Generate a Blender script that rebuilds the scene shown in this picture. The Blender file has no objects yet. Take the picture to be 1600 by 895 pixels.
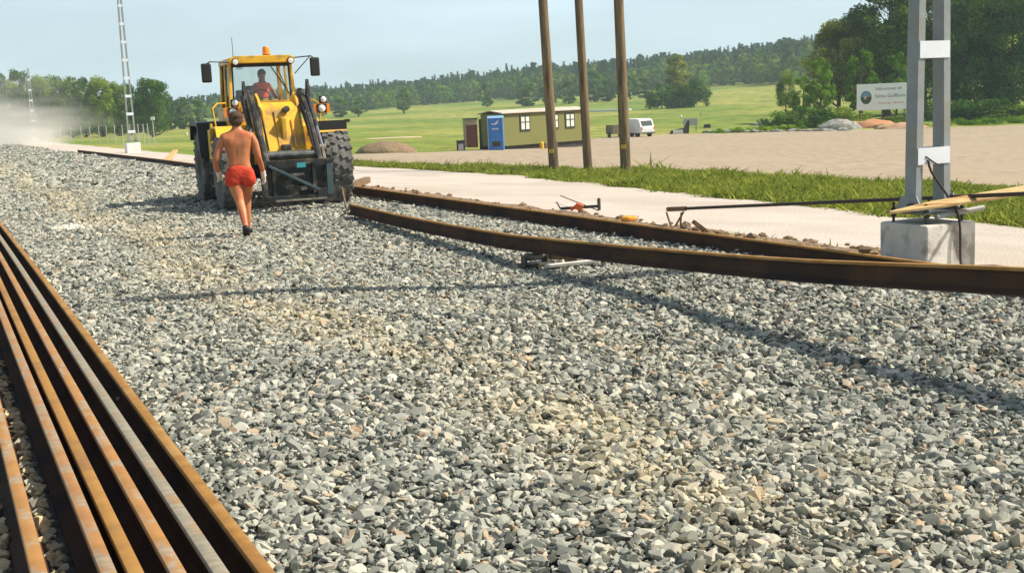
import bpy, bmesh, math, random
import numpy as np
from mathutils import Vector, Matrix, Euler
R = math.radians
rng = np.random.default_rng(7)
random.seed(7)
sc = bpy.context.scene
COL = sc.collection

# ------------------------------------------------------------------ camera
FPX, CAMH = 1870.0, 1.8
PHI, PITCH = R(2.58), math.atan(286.2 / 1870.0)
cf = Vector((0, math.cos(PITCH), -math.sin(PITCH)))
r0 = Vector((1, 0, 0)); u0 = r0.cross(cf)
cr = r0 * math.cos(PHI) - u0 * math.sin(PHI)
cu = u0 * math.cos(PHI) + r0 * math.sin(PHI)
cam_d = bpy.data.cameras.new('camera'); cam = bpy.data.objects.new('camera', cam_d); COL.objects.link(cam)
cam.matrix_world = Matrix(((cr.x, cu.x, -cf.x, 0), (cr.y, cu.y, -cf.y, 0), (cr.z, cu.z, -cf.z, CAMH), (0, 0, 0, 1)))
cam_d.sensor_width = 36; cam_d.lens = FPX / 1600 * 36
cam_d.clip_start = 0.1; cam_d.clip_end = 6000
sc.camera = cam

# ------------------------------------------------------------------ world, sun, exposure
SUN_EL = R(47)
SHADOW = Vector((-1, -0.01, 0)).normalized()
w = bpy.data.worlds.new('World'); sc.world = w; w.use_nodes = True
nt = w.node_tree; nt.nodes.clear()
sky = nt.nodes.new('ShaderNodeTexSky'); sky.sky_type = 'NISHITA'; sky.sun_disc = False
sky.sun_elevation = SUN_EL; sky.sun_rotation = math.atan2(-SHADOW.x, -SHADOW.y)
sky.air_density = 1.0; sky.dust_density = 2.2; sky.ozone_density = 1.3
bg = nt.nodes.new('ShaderNodeBackground'); bg.inputs['Strength'].default_value = 0.080
# thin high cloud veil mixed into the sky
tc = nt.nodes.new('ShaderNodeTexCoord'); mp = nt.nodes.new('ShaderNodeMapping'); mp.inputs['Scale'].default_value = (1, 1, 5)
nz = nt.nodes.new('ShaderNodeTexNoise'); nz.inputs['Scale'].default_value = 3.5; nz.inputs['Detail'].default_value = 6
rp = nt.nodes.new('ShaderNodeValToRGB'); rp.color_ramp.elements[0].position = .42; rp.color_ramp.elements[1].position = .80
rp.color_ramp.elements[0].color = (.42, .42, .42, 1); rp.color_ramp.elements[1].color = (.66, .66, .66, 1)
mx = nt.nodes.new('ShaderNodeMix'); mx.data_type = 'RGBA'
mx.inputs['B'].default_value = (8.4, 10.4, 11.8, 1)
out = nt.nodes.new('ShaderNodeOutputWorld')
L = nt.links.new
L(tc.outputs['Generated'], mp.inputs['Vector']); L(mp.outputs['Vector'], nz.inputs['Vector']); L(nz.outputs['Fac'], rp.inputs['Fac'])
sz_ = nt.nodes.new('ShaderNodeSeparateXYZ'); L(tc.outputs['Generated'], sz_.inputs[0])
el_ = nt.nodes.new('ShaderNodeMapRange'); el_.interpolation_type = 'SMOOTHSTEP'; el_.inputs['From Min'].default_value = .05; el_.inputs['From Max'].default_value = .75; el_.inputs['To Min'].default_value = 1.35; el_.inputs['To Max'].default_value = .12
L(sz_.outputs['Z'], el_.inputs['Value'])
mlt = nt.nodes.new('ShaderNodeMath'); mlt.operation = 'MULTIPLY'; mlt.use_clamp = True; L(rp.outputs['Color'], mlt.inputs[0]); L(el_.outputs['Result'], mlt.inputs[1]); L(mlt.outputs[0], mx.inputs['Factor']); L(sky.outputs['Color'], mx.inputs['A']); L(mx.outputs['Result'], bg.inputs['Color'])
L(bg.outputs['Background'], out.inputs['Surface'])
sd = bpy.data.lights.new('sun', 'SUN'); sun = bpy.data.objects.new('sun', sd); COL.objects.link(sun)
sd.energy = 5.0; sd.angle = R(0.53); sd.color = (1.0, 0.93, 0.80)
D = Vector((SHADOW.x * math.cos(SUN_EL), SHADOW.y * math.cos(SUN_EL), -math.sin(SUN_EL)))
sun.rotation_euler = D.to_track_quat('-Z', 'Y').to_euler()
sun.location = (0, 0, 60)
sc.view_settings.view_transform = 'Standard'; sc.view_settings.look = 'None'
sc.view_settings.exposure = 0.38; sc.view_settings.gamma = 1; sc.view_settings.use_curve_mapping = False
sc.render.engine = 'CYCLES'
sc.cycles.max_bounces = 8; sc.cycles.transparent_max_bounces = 16; sc.cycles.volume_bounces = 1
sc.cycles.use_denoising = True

# ------------------------------------------------------------------ frames of reference
TV = Vector((-.4388, .8986, 0)); NV = Vector((.8986, .4388, 0)); E0 = Vector((3.75, 13, 0)); TRZ = math.atan2(.4388, .8986)
def W(s, p, z=0): v = E0 + TV * s + NV * p; return Vector((v.x, v.y, z))
def SP(x, y): a, b = x - 3.75, y - 13; return (-.4388 * a + .8986 * b, .8986 * a + .4388 * b)
def pxd(px, d): return (px - 800) / FPX * d
AX = [-800, 100, 300, 600, 800, 1000, 1280, 1600, 2600]
Z334 = [-1.5, -1.2, -1.4, -1.8, -1.6, -1.1, -0.6, -.3, 0]
Z600 = [1, .8, 1, 1.4, 3.2, 4.5, 8.5, 10, 12]
Z850 = [3, 2, 2, 3, 8, 11, 21, 26, 30]
def T(x, y):
    """height of the natural ground"""
    s, p = SP(x, y)
    q = max(p - 1, 0)
    zb = -2.8 * (1 - math.exp(-q / 45)) - .08 * min(max(p + .4, 0), 1)
    if p < -.4: zb = -.16
    if p < -13: zb = -.16 - 2.4 * (1 - math.exp((p + 13) / 25))
    d = max(math.hypot(x, y), .1)
    if d < 120: return zb
    px = 800 + FPX * x / max(y, d * .2)
    a = [zb, np.interp(px, AX, Z334), np.interp(px, AX, Z600), np.interp(px, AX, Z850), np.interp(px, AX, Z850) + 5]
    if d < 200: a[1] = a[1]
    z = float(np.interp(d, [120, 334, 600, 850, 1500], a))
    if p < 5:   # keep the railway bank's own height close to the line
        k = min(max((d - 140) / 120, 0), 1); z = zb * (1 - k) + z * k
    return z
def ray(px, py): return cf + cr * ((px - 800) / FPX) + cu * ((447.5 - py) / FPX)
def G(px, py, z=None):
    """where the ray through a photo pixel meets the ground (or the level z)"""
    d = ray(px, py)
    if z is not None:
        t = (z - CAMH) / d.z; return Vector((d.x * t, d.y * t, z))
    t, last = 3.0, 3.0
    while t < 1400:
        x, y, zz = d.x * t, d.y * t, CAMH + d.z * t
        if zz < T(x, y):
            lo, hi = last, t
            for _ in range(24):
                m = (lo + hi) / 2
                if CAMH + d.z * m < T(d.x * m, d.y * m): hi = m
                else: lo = m
            return Vector((d.x * hi, d.y * hi, T(d.x * hi, d.y * hi)))
        last = t; t *= 1.02
    return Vector((d.x * t, d.y * t, T(d.x * t, d.y * t)))
def zat(px, py, x, y):
    """height at which the photo pixel's row passes above ground point (x, y)"""
    d = ray(px, py); return CAMH + d.z * (y / d.y)

# ------------------------------------------------------------------ materials
def mat(name, c1, c2=None, scale=8, rough=.7, metal=0, bump=0, bscale=None, spec=.4, c3=None, s3=1.5, detail=4, coord='Object', stretch=None, lo=.35, hi=.65):
    m = bpy.data.materials.new(name); m.use_nodes = True
    n = m.node_tree; b = n.nodes['Principled BSDF']; k = n.links.new
    b.inputs['Roughness'].default_value = rough; b.inputs['Metallic'].default_value = metal
    b.inputs['Specular IOR Level'].default_value = spec
    b.inputs['Base Color'].default_value = (*c1, 1)
    t = n.nodes.new('ShaderNodeTexCoord'); src = t.outputs[coord]
    if stretch:
        mpp = n.nodes.new('ShaderNodeMapping'); mpp.inputs['Scale'].default_value = stretch; k(src, mpp.inputs['Vector']); src = mpp.outputs['Vector']
    col = None
    if c2 is not None:
        z = n.nodes.new('ShaderNodeTexNoise'); z.inputs['Scale'].default_value = scale; z.inputs['Detail'].default_value = detail; k(src, z.inputs['Vector'])
        r = n.nodes.new('ShaderNodeValToRGB'); r.color_ramp.elements[0].position = lo; r.color_ramp.elements[1].position = hi
        r.color_ramp.elements[0].color = (*c1, 1); r.color_ramp.elements[1].color = (*c2, 1)
        k(z.outputs['Fac'], r.inputs['Fac']); col = r.outputs['Color']
        if c3 is not None:
            z3 = n.nodes.new('ShaderNodeTexNoise'); z3.inputs['Scale'].default_value = s3; z3.inputs['Detail'].default_value = 5; k(src, z3.inputs['Vector'])
            r3 = n.nodes.new('ShaderNodeMapRange'); r3.inputs['From Min'].default_value = .5; r3.inputs['From Max'].default_value = .62; k(z3.outputs['Fac'], r3.inputs['Value'])
            q = n.nodes.new('ShaderNodeMix'); q.data_type = 'RGBA'; k(r3.outputs['Result'], q.inputs['Factor']); k(col, q.inputs['A']); q.inputs['B'].default_value = (*c3, 1)
            col = q.outputs['Result']
        k(col, b.inputs['Base Color'])
    if bump:
        z2 = n.nodes.new('ShaderNodeTexNoise'); z2.inputs['Scale'].default_value = bscale or scale * 3; z2.inputs['Detail'].default_value = 5; k(src, z2.inputs['Vector'])
        bp = n.nodes.new('ShaderNodeBump'); bp.inputs['Strength'].default_value = bump; bp.inputs['Distance'].default_value = .05
        k(z2.outputs['Fac'], bp.inputs['Height']); k(bp.outputs['Normal'], b.inputs['Normal'])
    return m

def leaf_mat(name, dark, light, trans=.25):
    m = bpy.data.materials.new(name); m.use_nodes = True
    n = m.node_tree; n.nodes.clear(); k = n.links.new
    a = n.nodes.new('ShaderNodeAttribute'); a.attribute_name = 'tint'
    r = n.nodes.new('ShaderNodeMix'); r.data_type = 'RGBA'; r.inputs['A'].default_value = (*dark, 1); r.inputs['B'].default_value = (*light, 1)
    k(a.outputs['Fac'], r.inputs['Factor'])
    oi = n.nodes.new('ShaderNodeObjectInfo')
    hs = n.nodes.new('ShaderNodeHueSaturation')
    mr = n.nodes.new('ShaderNodeMapRange'); mr.inputs['To Min'].default_value = .72; mr.inputs['To Max'].default_value = 1.3; k(oi.outputs['Random'], mr.inputs['Value'])
    mr2 = n.nodes.new('ShaderNodeMapRange'); mr2.inputs['To Min'].default_value = .515; mr2.inputs['To Max'].default_value = .485; k(oi.outputs['Random'], mr2.inputs['Value'])
    k(mr.outputs['Result'], hs.inputs['Value']); k(mr2.outputs['Result'], hs.inputs['Hue']); k(r.outputs['Result'], hs.inputs['Color'])
    d = n.nodes.new('ShaderNodeBsdfDiffuse'); t = n.nodes.new('ShaderNodeBsdfTranslucent'); mxs = n.nodes.new('ShaderNodeMixShader'); mxs.inputs[0].default_value = trans
    k(hs.outputs['Color'], d.inputs['Color']); k(hs.outputs['Color'], t.inputs['Color'])
    k(d.outputs[0], mxs.inputs[1]); k(t.outputs[0], mxs.inputs[2])
    o = n.nodes.new('ShaderNodeOutputMaterial'); k(mxs.outputs[0], o.inputs['Surface'])
    return m

def glass_mat(name, tint, gloss=.12):
    m = bpy.data.materials.new(name); m.use_nodes = True
    n = m.node_tree; n.nodes.clear(); k = n.links.new
    t = n.nodes.new('ShaderNodeBsdfTransparent'); t.inputs[0].default_value = (*tint, 1)
    g = n.nodes.new('ShaderNodeBsdfGlossy'); g.inputs['Roughness'].default_value = .04
    x = n.nodes.new('ShaderNodeMixShader'); x.inputs[0].default_value = gloss
    o = n.nodes.new('ShaderNodeOutputMaterial'); k(t.outputs[0], x.inputs[1]); k(g.outputs[0], x.inputs[2]); k(x.outputs[0], o.inputs['Surface'])
    return m

M = {}
M['yellow'] = mat('yellow_paint', (.86, .49, .025), (.74, .38, .025), 2.5, rough=.4, spec=.5, c3=(.42, .24, .06), s3=2.6, bump=.06, bscale=14)
M['black'] = mat('black_steel', (.014, .016, .018), (.035, .033, .03), 6, rough=.45, c3=(.10, .085, .06), s3=5, bump=.1, bscale=20)
M['greysteel'] = mat('worn_grey_steel', (.20, .20, .18), (.09, .09, .085), 9, rough=.4, metal=.5)
M['armedge'] = mat('worn_arm_edge', (.36, .33, .25), (.16, .14, .11), 7, rough=.45, metal=.2)
M['tyre'] = mat('dusty_tyre_rubber', (.075, .075, .07), (.19, .18, .16), 5, rough=.9, bump=.3, bscale=30)
M['rim'] = mat('rim_paint', (.14, .09, .03), (.07, .06, .04), 6, rough=.6)
M['chrome'] = mat('chrome_rod', (.75, .78, .8), rough=.15, metal=1)
M['orange_lens'] = mat('orange_lens', (.9, .26, .02), rough=.25)
M['white_lens'] = mat('white_lens', (.8, .8, .74), rough=.15)
M['blacktrim'] = mat('black_trim', (.02, .02, .02), rough=.5)
M['interior'] = mat('cab_interior', (.07, .07, .065), (.12, .12, .11), 5, rough=.8)
M['mirror'] = mat('mirror_glass', (.55, .6, .62), rough=.05, metal=1)
M['tealplate'] = mat('teal_plate', (.05, .33, .38), rough=.5)
M['glass'] = glass_mat('window_glass', (.86, .90, .87), .10)
M['glass_dark'] = glass_mat('dark_window_glass', (.30, .34, .32), .10)
M['rust'] = mat('rail_side_rust_shade', (.055, .032, .022), (.085, .045, .027), 4, rough=.9, spec=.2, c3=(.040, .027, .022), s3=2, bump=.15, bscale=40)  # brown rust, with the shade on the rail sides darkened into its colour
M['concrete'] = mat('concrete', (.68, .64, .56), (.58, .54, .47), 6, rough=.9, bump=.15, bscale=40, c3=(.34, .31, .26), s3=4)
M['galv'] = mat('galvanised_steel', (.29, .315, .32), (.24, .26, .265), 6, rough=.5, metal=.0, c3=(.27, .265, .23), s3=2.5, bump=.04)
M['galv_white'] = mat('white_zinc_plate', (.78, .80, .84), (.70, .72, .76), 6, rough=.5, metal=.1)
M['pole'] = mat('tarred_pole_wood', (.17, .115, .06), (.25, .18, .10), 2.5, rough=.85, stretch=(6, 6, .6), bump=.4, bscale=9, c3=(.11, .075, .045), s3=1.0)
M['yellowband'] = mat('yellow_band', (.75, .45, .04), rough=.6)
M['plank'] = mat('fresh_timber', (.66, .47, .22), (.52, .34, .14), 3, rough=.75, stretch=(2, 14, 14), bump=.2, bscale=8, c3=(.36, .17, .05), s3=1.2)
M['oldwood'] = mat('old_timber', (.24, .15, .075), (.13, .085, .05), 6, rough=.9, bump=.5, bscale=20)
M['whiteboard'] = mat('pale_board', (.80, .74, .66), (.62, .54, .46), 6, rough=.8)
M['cable'] = mat('brown_cable', (.05, .035, .028), rough=.7)
M['redpaint'] = mat('red_orange_paint', (.75, .10, .03), (.6, .2, .04), 10, rough=.5)
M['road'] = mat('pale_road_dirt', (.55, .475, .405), (.50, .43, .36), .8, rough=.95, bump=.5, bscale=25, c3=(.46, .39, .32), s3=.25)
M['lot'] = mat('tan_gravel_lot', (.40, .315, .215), (.285, .215, .145), 2.2, rough=.97, bump=.6, bscale=12, c3=(.36, .28, .19), s3=.10, detail=12, lo=.38, hi=.62)
M['soil'] = mat('dry_soil', (.30, .21, .12), (.18, .12, .07), 9, rough=.97, bump=.8, bscale=25)
M['sand'] = mat('sand', (.62, .47, .32), (.5, .37, .24), 2, rough=.95)
M['rock'] = mat('grey_rock', (.30, .29, .26), (.17, .165, .15), 1.6, rough=.9, bump=.6, bscale=6, c3=(.40, .37, .30), s3=2)
M['green_wall'] = mat('olive_green_boards', (.215, .21, .065), (.185, .18, .055), 1.5, rough=.75, stretch=(14, 14, .8))
M['roofing'] = mat('pale_roof_sheet', (.60, .54, .45), (.50, .40, .30), 1.2, rough=.8)
M['darktrim'] = mat('dark_trim', (.035, .035, .03), (.06, .055, .045), 4, rough=.7)
M['curtain'] = mat('pale_curtain', (.68, .70, .60), rough=.9)
M['blue'] = mat('blue_cabin_plastic', (.045, .17, .50), (.06, .21, .56), 3, rough=.45)
M['bluepale'] = mat('faded_blue_edge', (.22, .40, .62), rough=.6)
M['maroon'] = mat('maroon_panels', (.085, .025, .022), (.12, .035, .03), 3, rough=.6)
M['tan'] = mat('tan_panel', (.36, .27, .20), rough=.7)
M['white'] = mat('white_paint', (.80, .80, .78), (.70, .70, .67), 2, rough=.4)
M['greyboard'] = mat('grey_board', (.40, .38, .42), (.46, .42, .42), 3, rough=.7)
M['signwhite'] = mat('pale_sign_board', (.80, .86, .84), (.74, .80, .79), .8, rough=.6)
M['lettergrey'] = mat('grey_lettering', (.14, .15, .16), rough=.7)
M['letterred'] = mat('faded_red_lettering', (.60, .22, .18), rough=.7)
M['skin'] = mat('tanned_skin', (.56, .215, .085), (.46, .15, .055), 5, rough=.45, c3=(.50, .14, .06), s3=6)
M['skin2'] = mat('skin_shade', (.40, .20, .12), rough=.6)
M['shorts'] = mat('red_shorts_cloth', (.72, .065, .022), (.55, .04, .018), 8, rough=.85, bump=.5, bscale=12)
M['vest'] = mat('orange_red_vest', (.95, .14, .07), rough=.8)
M['hair'] = mat('brown_hair', (.065, .032, .016), (.12, .06, .03), 30, rough=.8, bump=.6, bscale=60)
M['greyhair'] = mat('dark_grey_hair', (.05, .05, .048), (.09, .09, .085), 30, rough=.8, bump=.5, bscale=60)
M['glove'] = mat('pale_work_glove', (.72, .68, .60), (.55, .5, .42), 14, rough=.9)
M['shoe'] = mat('black_shoe', (.015, .017, .022), rough=.5)
M['sock'] = mat('dark_sock', (.05, .05, .06), rough=.9)
M['bark'] = mat('bark', (.10, .07, .045), (.16, .12, .085), 5, rough=.95, bump=.6, bscale=12)
M['leaf_oak'] = leaf_mat('leaf_oak', (.038, .098, .014), (.27, .37, .050), .4)
M['leaf_olive'] = leaf_mat('leaf_olive', (.055, .100, .014), (.38, .40, .060), .4)
M['leaf_dark'] = leaf_mat('leaf_dark', (.020, .065, .014), (.14, .26, .040), .35)
M['leaf_bright'] = leaf_mat('leaf_bright', (.10, .20, .016), (.26, .42, .040), .4)
M['leaf_spruce'] = leaf_mat('leaf_spruce', (.018, .055, .020), (.060, .125, .038), .15)
M['grass'] = leaf_mat('grass_blade', (.115, .17, .016), (.33, .36, .075), .45)

# ------------------------------------------------------------------ mesh builder
class MB:
    def __init__(s): s.v = []; s.f = []; s.m = []
    def add(s, vs, fs, mi=0):
        o = len(s.v); s.v += [tuple(v) for v in vs]; s.f += [tuple(i + o for i in f) for f in fs]; s.m += [mi] * len(fs); return s
    def box(s, c, d, rot=None, mi=0, taper=1.0):
        x, y, z = d[0] / 2, d[1] / 2, d[2] / 2
        vs = [Vector((a * x * (taper if k > 0 else 1), b * y * (taper if k > 0 else 1), k * z)) for k in (-1, 1) for a, b in ((-1, -1), (1, -1), (1, 1), (-1, 1))]
        if rot is not None: q = rot if isinstance(rot, Matrix) else Euler(rot).to_matrix(); vs = [q @ v for v in vs]
        c = Vector(c); return s.add([v + c for v in vs], [(3, 2, 1, 0), (4, 5, 6, 7), (0, 1, 5, 4), (1, 2, 6, 5), (2, 3, 7, 6), (3, 0, 4, 7)], mi)
    def beam(s, a, b, w_, h, up=(0, 0, 1), mi=0):
        a, b = Vector(a), Vector(b); y = (b - a); l = y.length; y.normalize(); x = y.cross(Vector(up))
        if x.length < 1e-4: x = Vector((1, 0, 0))
        x.normalize(); z = x.cross(y)
        q = Matrix((x, y, z)).transposed(); return s.box((a + b) / 2, (w_, l, h), q, mi)
    def tube(s, pts, r, n=10, mi=0, cap=True):
        pts = [Vector(p) for p in pts]; rs = r if isinstance(r, (list, tuple)) else [r] * len(pts)
        vs = []; prev = None
        for i, p in enumerate(pts):
            t = (pts[min(i + 1, len(pts) - 1)] - pts[max(i - 1, 0)]).normalized()
            if prev is None: x = t.orthogonal().normalized()
            else:
                x = prev - t * prev.dot(t); x = x.normalized() if x.length > 1e-5 else t.orthogonal().normalized()
            prev = x; y = t.cross(x)
            vs += [p + (x * math.cos(2 * math.pi * k / n) + y * math.sin(2 * math.pi * k / n)) * rs[i] for k in range(n)]
        fs = [(i * n + k, i * n + (k + 1) % n, (i + 1) * n + (k + 1) % n, (i + 1) * n + k) for i in range(len(pts) - 1) for k in range(n)]
        if cap: fs += [tuple(range(n))[::-1], tuple((len(pts) - 1) * n + k for k in range(n))]
        return s.add(vs, fs, mi)
    def lathe(s, prof, n=24, axis='z', c=(0, 0, 0), mi=0):
        vs = []; m = len(prof)
        for k in range(n):
            a = 2 * math.pi * k / n; ca, sa = math.cos(a), math.sin(a)
            for r, h in prof:
                v = (r * ca, r * sa, h) if axis == 'z' else ((h, r * ca, r * sa) if axis == 'x' else (r * sa, h, r * ca))
                vs.append((v[0] + c[0], v[1] + c[1], v[2] + c[2]))
        fs = [(k * m + i, ((k + 1) % n) * m + i, ((k + 1) % n) * m + i + 1, k * m + i + 1) for k in range(n) for i in range(m - 1)]
        return s.add(vs, fs, mi)
    def prism(s, poly, x0, x1, axis='x', mi=0):
        """poly of (a, b) extruded along axis; axis x: (x, a, b)"""
        n = len(poly); vs = []
        for x in (x0, x1):
            for a, b in poly: vs.append((x, a, b) if axis == 'x' else ((a, x, b) if axis == 'y' else (a, b, x)))
        fs = [tuple(range(n))[::-1], tuple(range(n, 2 * n))] + [(i, (i + 1) % n, n + (i + 1) % n, n + i) for i in range(n)]
        return s.add(vs, fs, mi)
    def blob(s, c, r, seed=0, jit=.15, sub=2, mi=0):
        bm = bmesh.new(); bmesh.ops.create_icosphere(bm, subdivisions=sub, radius=1); g = random.Random(seed)
        r = (r, r, r) if not isinstance(r, (tuple, list)) else r
        vs = []
        for v in bm.verts:
            k = 1 + g.uniform(-jit, jit); vs.append((c[0] + v.co.x * r[0] * k, c[1] + v.co.y * r[1] * k, c[2] + v.co.z * r[2] * k))
        fs = [tuple(x.index for x in f.verts) for f in bm.faces]; bm.free(); return s.add(vs, fs, mi)
    def mesh(s, name, mats, smooth=False):
        me = bpy.data.meshes.new(name); me.from_pydata(s.v, [], s.f); 
        for m_ in (mats if isinstance(mats, list) else [mats]): me.materials.append(m_)
        me.polygons.foreach_set('material_index', s.m)
        bm = bmesh.new(); bm.from_mesh(me); bmesh.ops.recalc_face_normals(bm, faces=bm.faces); bm.to_mesh(me); bm.free()
        if smooth: me.shade_smooth()
        me.update(); return me
    def build(s, name, mats, parent=None, bevel=0, smooth=False, autosmooth=False):
        o = bpy.data.objects.new(name, s.mesh(name, mats, smooth or autosmooth)); COL.objects.link(o)
        if autosmooth: o.data.set_sharp_from_angle(angle=R(40))
        if parent: o.parent = parent
        if bevel:
            b = o.modifiers.new('bevel', 'BEVEL'); b.width = bevel; b.segments = 2; b.limit_method = 'ANGLE'; b.angle_limit = R(40)
        return o
def tag(o, label=None, cat=None, group=None, kind=None):
    if label: o['label'] = label
    if cat: o['category'] = cat
    if group: o['group'] = group
    if kind: o['kind'] = kind
    return o
def empty(name, loc=(0, 0, 0), rz=0, label=None, cat=None, group=None, parent=None):
    o = bpy.data.objects.new(name, None); COL.objects.link(o); o.location = loc; o.rotation_euler = (0, 0, rz); o.empty_display_size = .2
    if parent: o.parent = parent
    return tag(o, label, cat, group)
def copy_tree(o, parent=None):
    c = o.copy(); COL.objects.link(c)
    if parent: c.parent = parent
    for ch in list(o.children): copy_tree(ch, c)
    return c
def np_mesh(name, V, F, mats, tint=None, mi=None):
    me = bpy.data.meshes.new(name); V = np.asarray(V, np.float32); F = np.asarray(F, np.int32)
    me.vertices.add(len(V)); me.vertices.foreach_set('co', V.ravel())
    k = F.shape[1]; me.loops.add(F.size); me.loops.foreach_set('vertex_index', F.ravel())
    me.polygons.add(len(F)); me.polygons.foreach_set('loop_start', np.arange(0, F.size, k, dtype=np.int32))
    for m_ in mats: me.materials.append(m_)
    if mi is not None: me.polygons.foreach_set('material_index', np.asarray(mi, np.int32))
    if tint is not None:
        a = me.attributes.new('tint', 'FLOAT', 'FACE'); a.data.foreach_set('value', np.asarray(tint, np.float32))
    me.update(calc_edges=True); return me

# ================================================================== THE GROUND
# terrain: one polar sheet out to the horizon
angs = list(np.linspace(-36, 36, 145)) + list(np.linspace(40, 320, 57))
angs = [R(a) for a in angs]
rad = [0.0]; r_ = 1.0
while r_ < 1500: rad.append(r_); r_ = max(r_ * 1.045, r_ + .5)
rad.append(1500.0)
V, Fc = [(0, 0, -.16)], []
nA = len(angs)
for r_ in rad[1:]:
    for a in angs:
        x, y = r_ * math.sin(a), r_ * math.cos(a); V.append((x, y, T(x, y)))
for k in range(nA): Fc.append((0, 1 + (k + 1) % nA, 1 + k))
for i in range(len(rad) - 2):
    for k in range(nA):
        a, b = 1 + i * nA + k, 1 + i * nA + (k + 1) % nA; Fc.append((a, b, b + nA, a + nA))
gm = bpy.data.materials.new('meadow_grass'); gm.use_nodes = True
n = gm.node_tree; b = n.nodes['Principled BSDF']; k = n.links.new; b.inputs['Roughness'].default_value = .95; b.inputs['Specular IOR Level'].default_value = .1
t = n.nodes.new('ShaderNodeTexCoord')
def noise(scale, det, vec, st=None):
    if st:
        q = n.nodes.new('ShaderNodeMapping'); q.inputs['Scale'].default_value = st; k(vec, q.inputs['Vector']); vec = q.outputs['Vector']
    z = n.nodes.new('ShaderNodeTexNoise'); z.inputs['Scale'].default_value = scale; z.inputs['Detail'].default_value = det; k(vec, z.inputs['Vector']); return z.outputs['Fac']
def ramp(f, els):
    r = n.nodes.new('ShaderNodeValToRGB'); e = r.color_ramp.elements
    e[0].position, e[0].color = els[0][0], (*els[0][1], 1); e[1].position, e[1].color = els[-1][0], (*els[-1][1], 1)
    for p_, c_ in els[1:-1]: q = e.new(p_); q.color = (*c_, 1)
    k(f, r.inputs['Fac']); return r.outputs['Color']
c_big = ramp(noise(.018, 5, t.outputs['Object'], (1, .55, 1)), [(.36, (.130, .20, .034)), (.47, (.20, .245, .048)), (.56, (.30, .295, .075)), (.66, (.17, .225, .042))])
c_fine = ramp(noise(.35, 9, t.outputs['Object']), [(.3, (.55, .6, .55)), (.7, (1.35, 1.3, 1.25))])
q = n.nodes.new('ShaderNodeMix'); q.data_type = 'RGBA'; q.blend_type = 'MULTIPLY'; q.inputs['Factor'].default_value = 1; k(c_big, q.inputs['A']); k(c_fine, q.inputs['B'])
k(q.outputs['Result'], b.inputs['Base Color'])
bp = n.nodes.new('ShaderNodeBump'); bp.inputs['Distance'].default_value = .5; bp.inputs['Strength'].default_value = .7; k(noise(1.3, 8, t.outputs['Object']), bp.inputs['Height']); k(bp.outputs['Normal'], b.inputs['Normal'])
me = bpy.data.meshes.new('meadow_ground'); me.from_pydata(V, [], [f for f in Fc]); me.materials.append(gm); me.shade_smooth()
o = bpy.data.objects.new('meadow_ground', me); COL.objects.link(o); tag(o, kind='structure')
bm = bmesh.new(); bm.from_mesh(me); bmesh.ops.recalc_face_normals(bm, faces=bm.faces)
if sum(f.normal.z for f in bm.faces) < 0: bmesh.ops.reverse_faces(bm, faces=bm.faces)
bm.to_mesh(me); bm.free()

def sheet(name, rows, material, kind='structure'):
    """rows: list of equal-length lists of points"""
    m_ = len(rows[0]); vs = [p for r in rows for p in r]
    fs = [(i * m_ + j, i * m_ + j + 1, (i + 1) * m_ + j + 1, (i + 1) * m_ + j) for i in range(len(rows) - 1) for j in range(m_ - 1)]
    me = bpy.data.meshes.new(name); me.from_pydata([tuple(v) for v in vs], [], fs); me.materials.append(material); me.shade_smooth()
    bm = bmesh.new(); bm.from_mesh(me); bmesh.ops.recalc_face_normals(bm, faces=bm.faces)
    if sum(f.normal.z for f in bm.faces) < 0: bmesh.ops.reverse_faces(bm, faces=bm.faces)
    bm.to_mesh(me); bm.free()
    o = bpy.data.objects.new(name, me); COL.objects.link(o); o['kind'] = kind; return o

# service road beside the line
roadP = [(430, 256), (520, 259), (600, 263), (800, 276), (1000, 297), (1200, 319), (1400, 341), (1600, 358), (2100, 402)]
RB = sorted(SP(*G(px, py).xy) for px, py in roadP); RB = ([q[0] for q in RB], [q[1] for q in RB])
svals = [-30 + i * 1.0 for i in range(60)] + [30 + i * 3.0 for i in range(60)]
rows = []
for s in svals:
    row = []
    for p in np.linspace(-.75, float(np.interp(s, RB[0], RB[1])) + .15 + .12 * math.sin(s * .9) * math.sin(s * 2.3), 14):
        pt = W(s, p); row.append((pt.x, pt.y, (T(pt.x, pt.y) if p > -.4 else -.16) + .035 + .012 * math.sin(s * .7 + p * 3)))
    rows.append(row)
sheet('service_road', rows, M['road'])
# gravel lot
nearP = [(430, 252), (545, 256), (620, 259), (860, 266), (1060, 270), (1300, 284), (1600, 296), (2100, 318)]
farP = [(430, 246), (545, 243), (720, 237.5), (860, 224), (960, 214), (1030, 210.5), (1100, 210), (1350, 204), (1600, 196), (2100, 183)]
rows = []
for px in range(430, 2101, 15):
    a = np.interp(px, [q[0] for q in nearP], [q[1] for q in nearP]); c = np.interp(px, [q[0] for q in farP], [q[1] for q in farP])
    wob = 1.2 * math.sin(px * .05) + .8 * math.sin(px * .13)
    A, B = G(px, a + wob * .5), G(px, c + wob * .35)
    row = []
    for u_ in np.linspace(0, 1, 26):
        x, y = A.x + (B.x - A.x) * u_, A.y + (B.y - A.y) * u_; row.append((x, y, T(x, y) + (.05 if u_ > .01 else -.03)))
    rows.append(row)
sheet('gravel_lot', rows, M['lot'])

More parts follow.
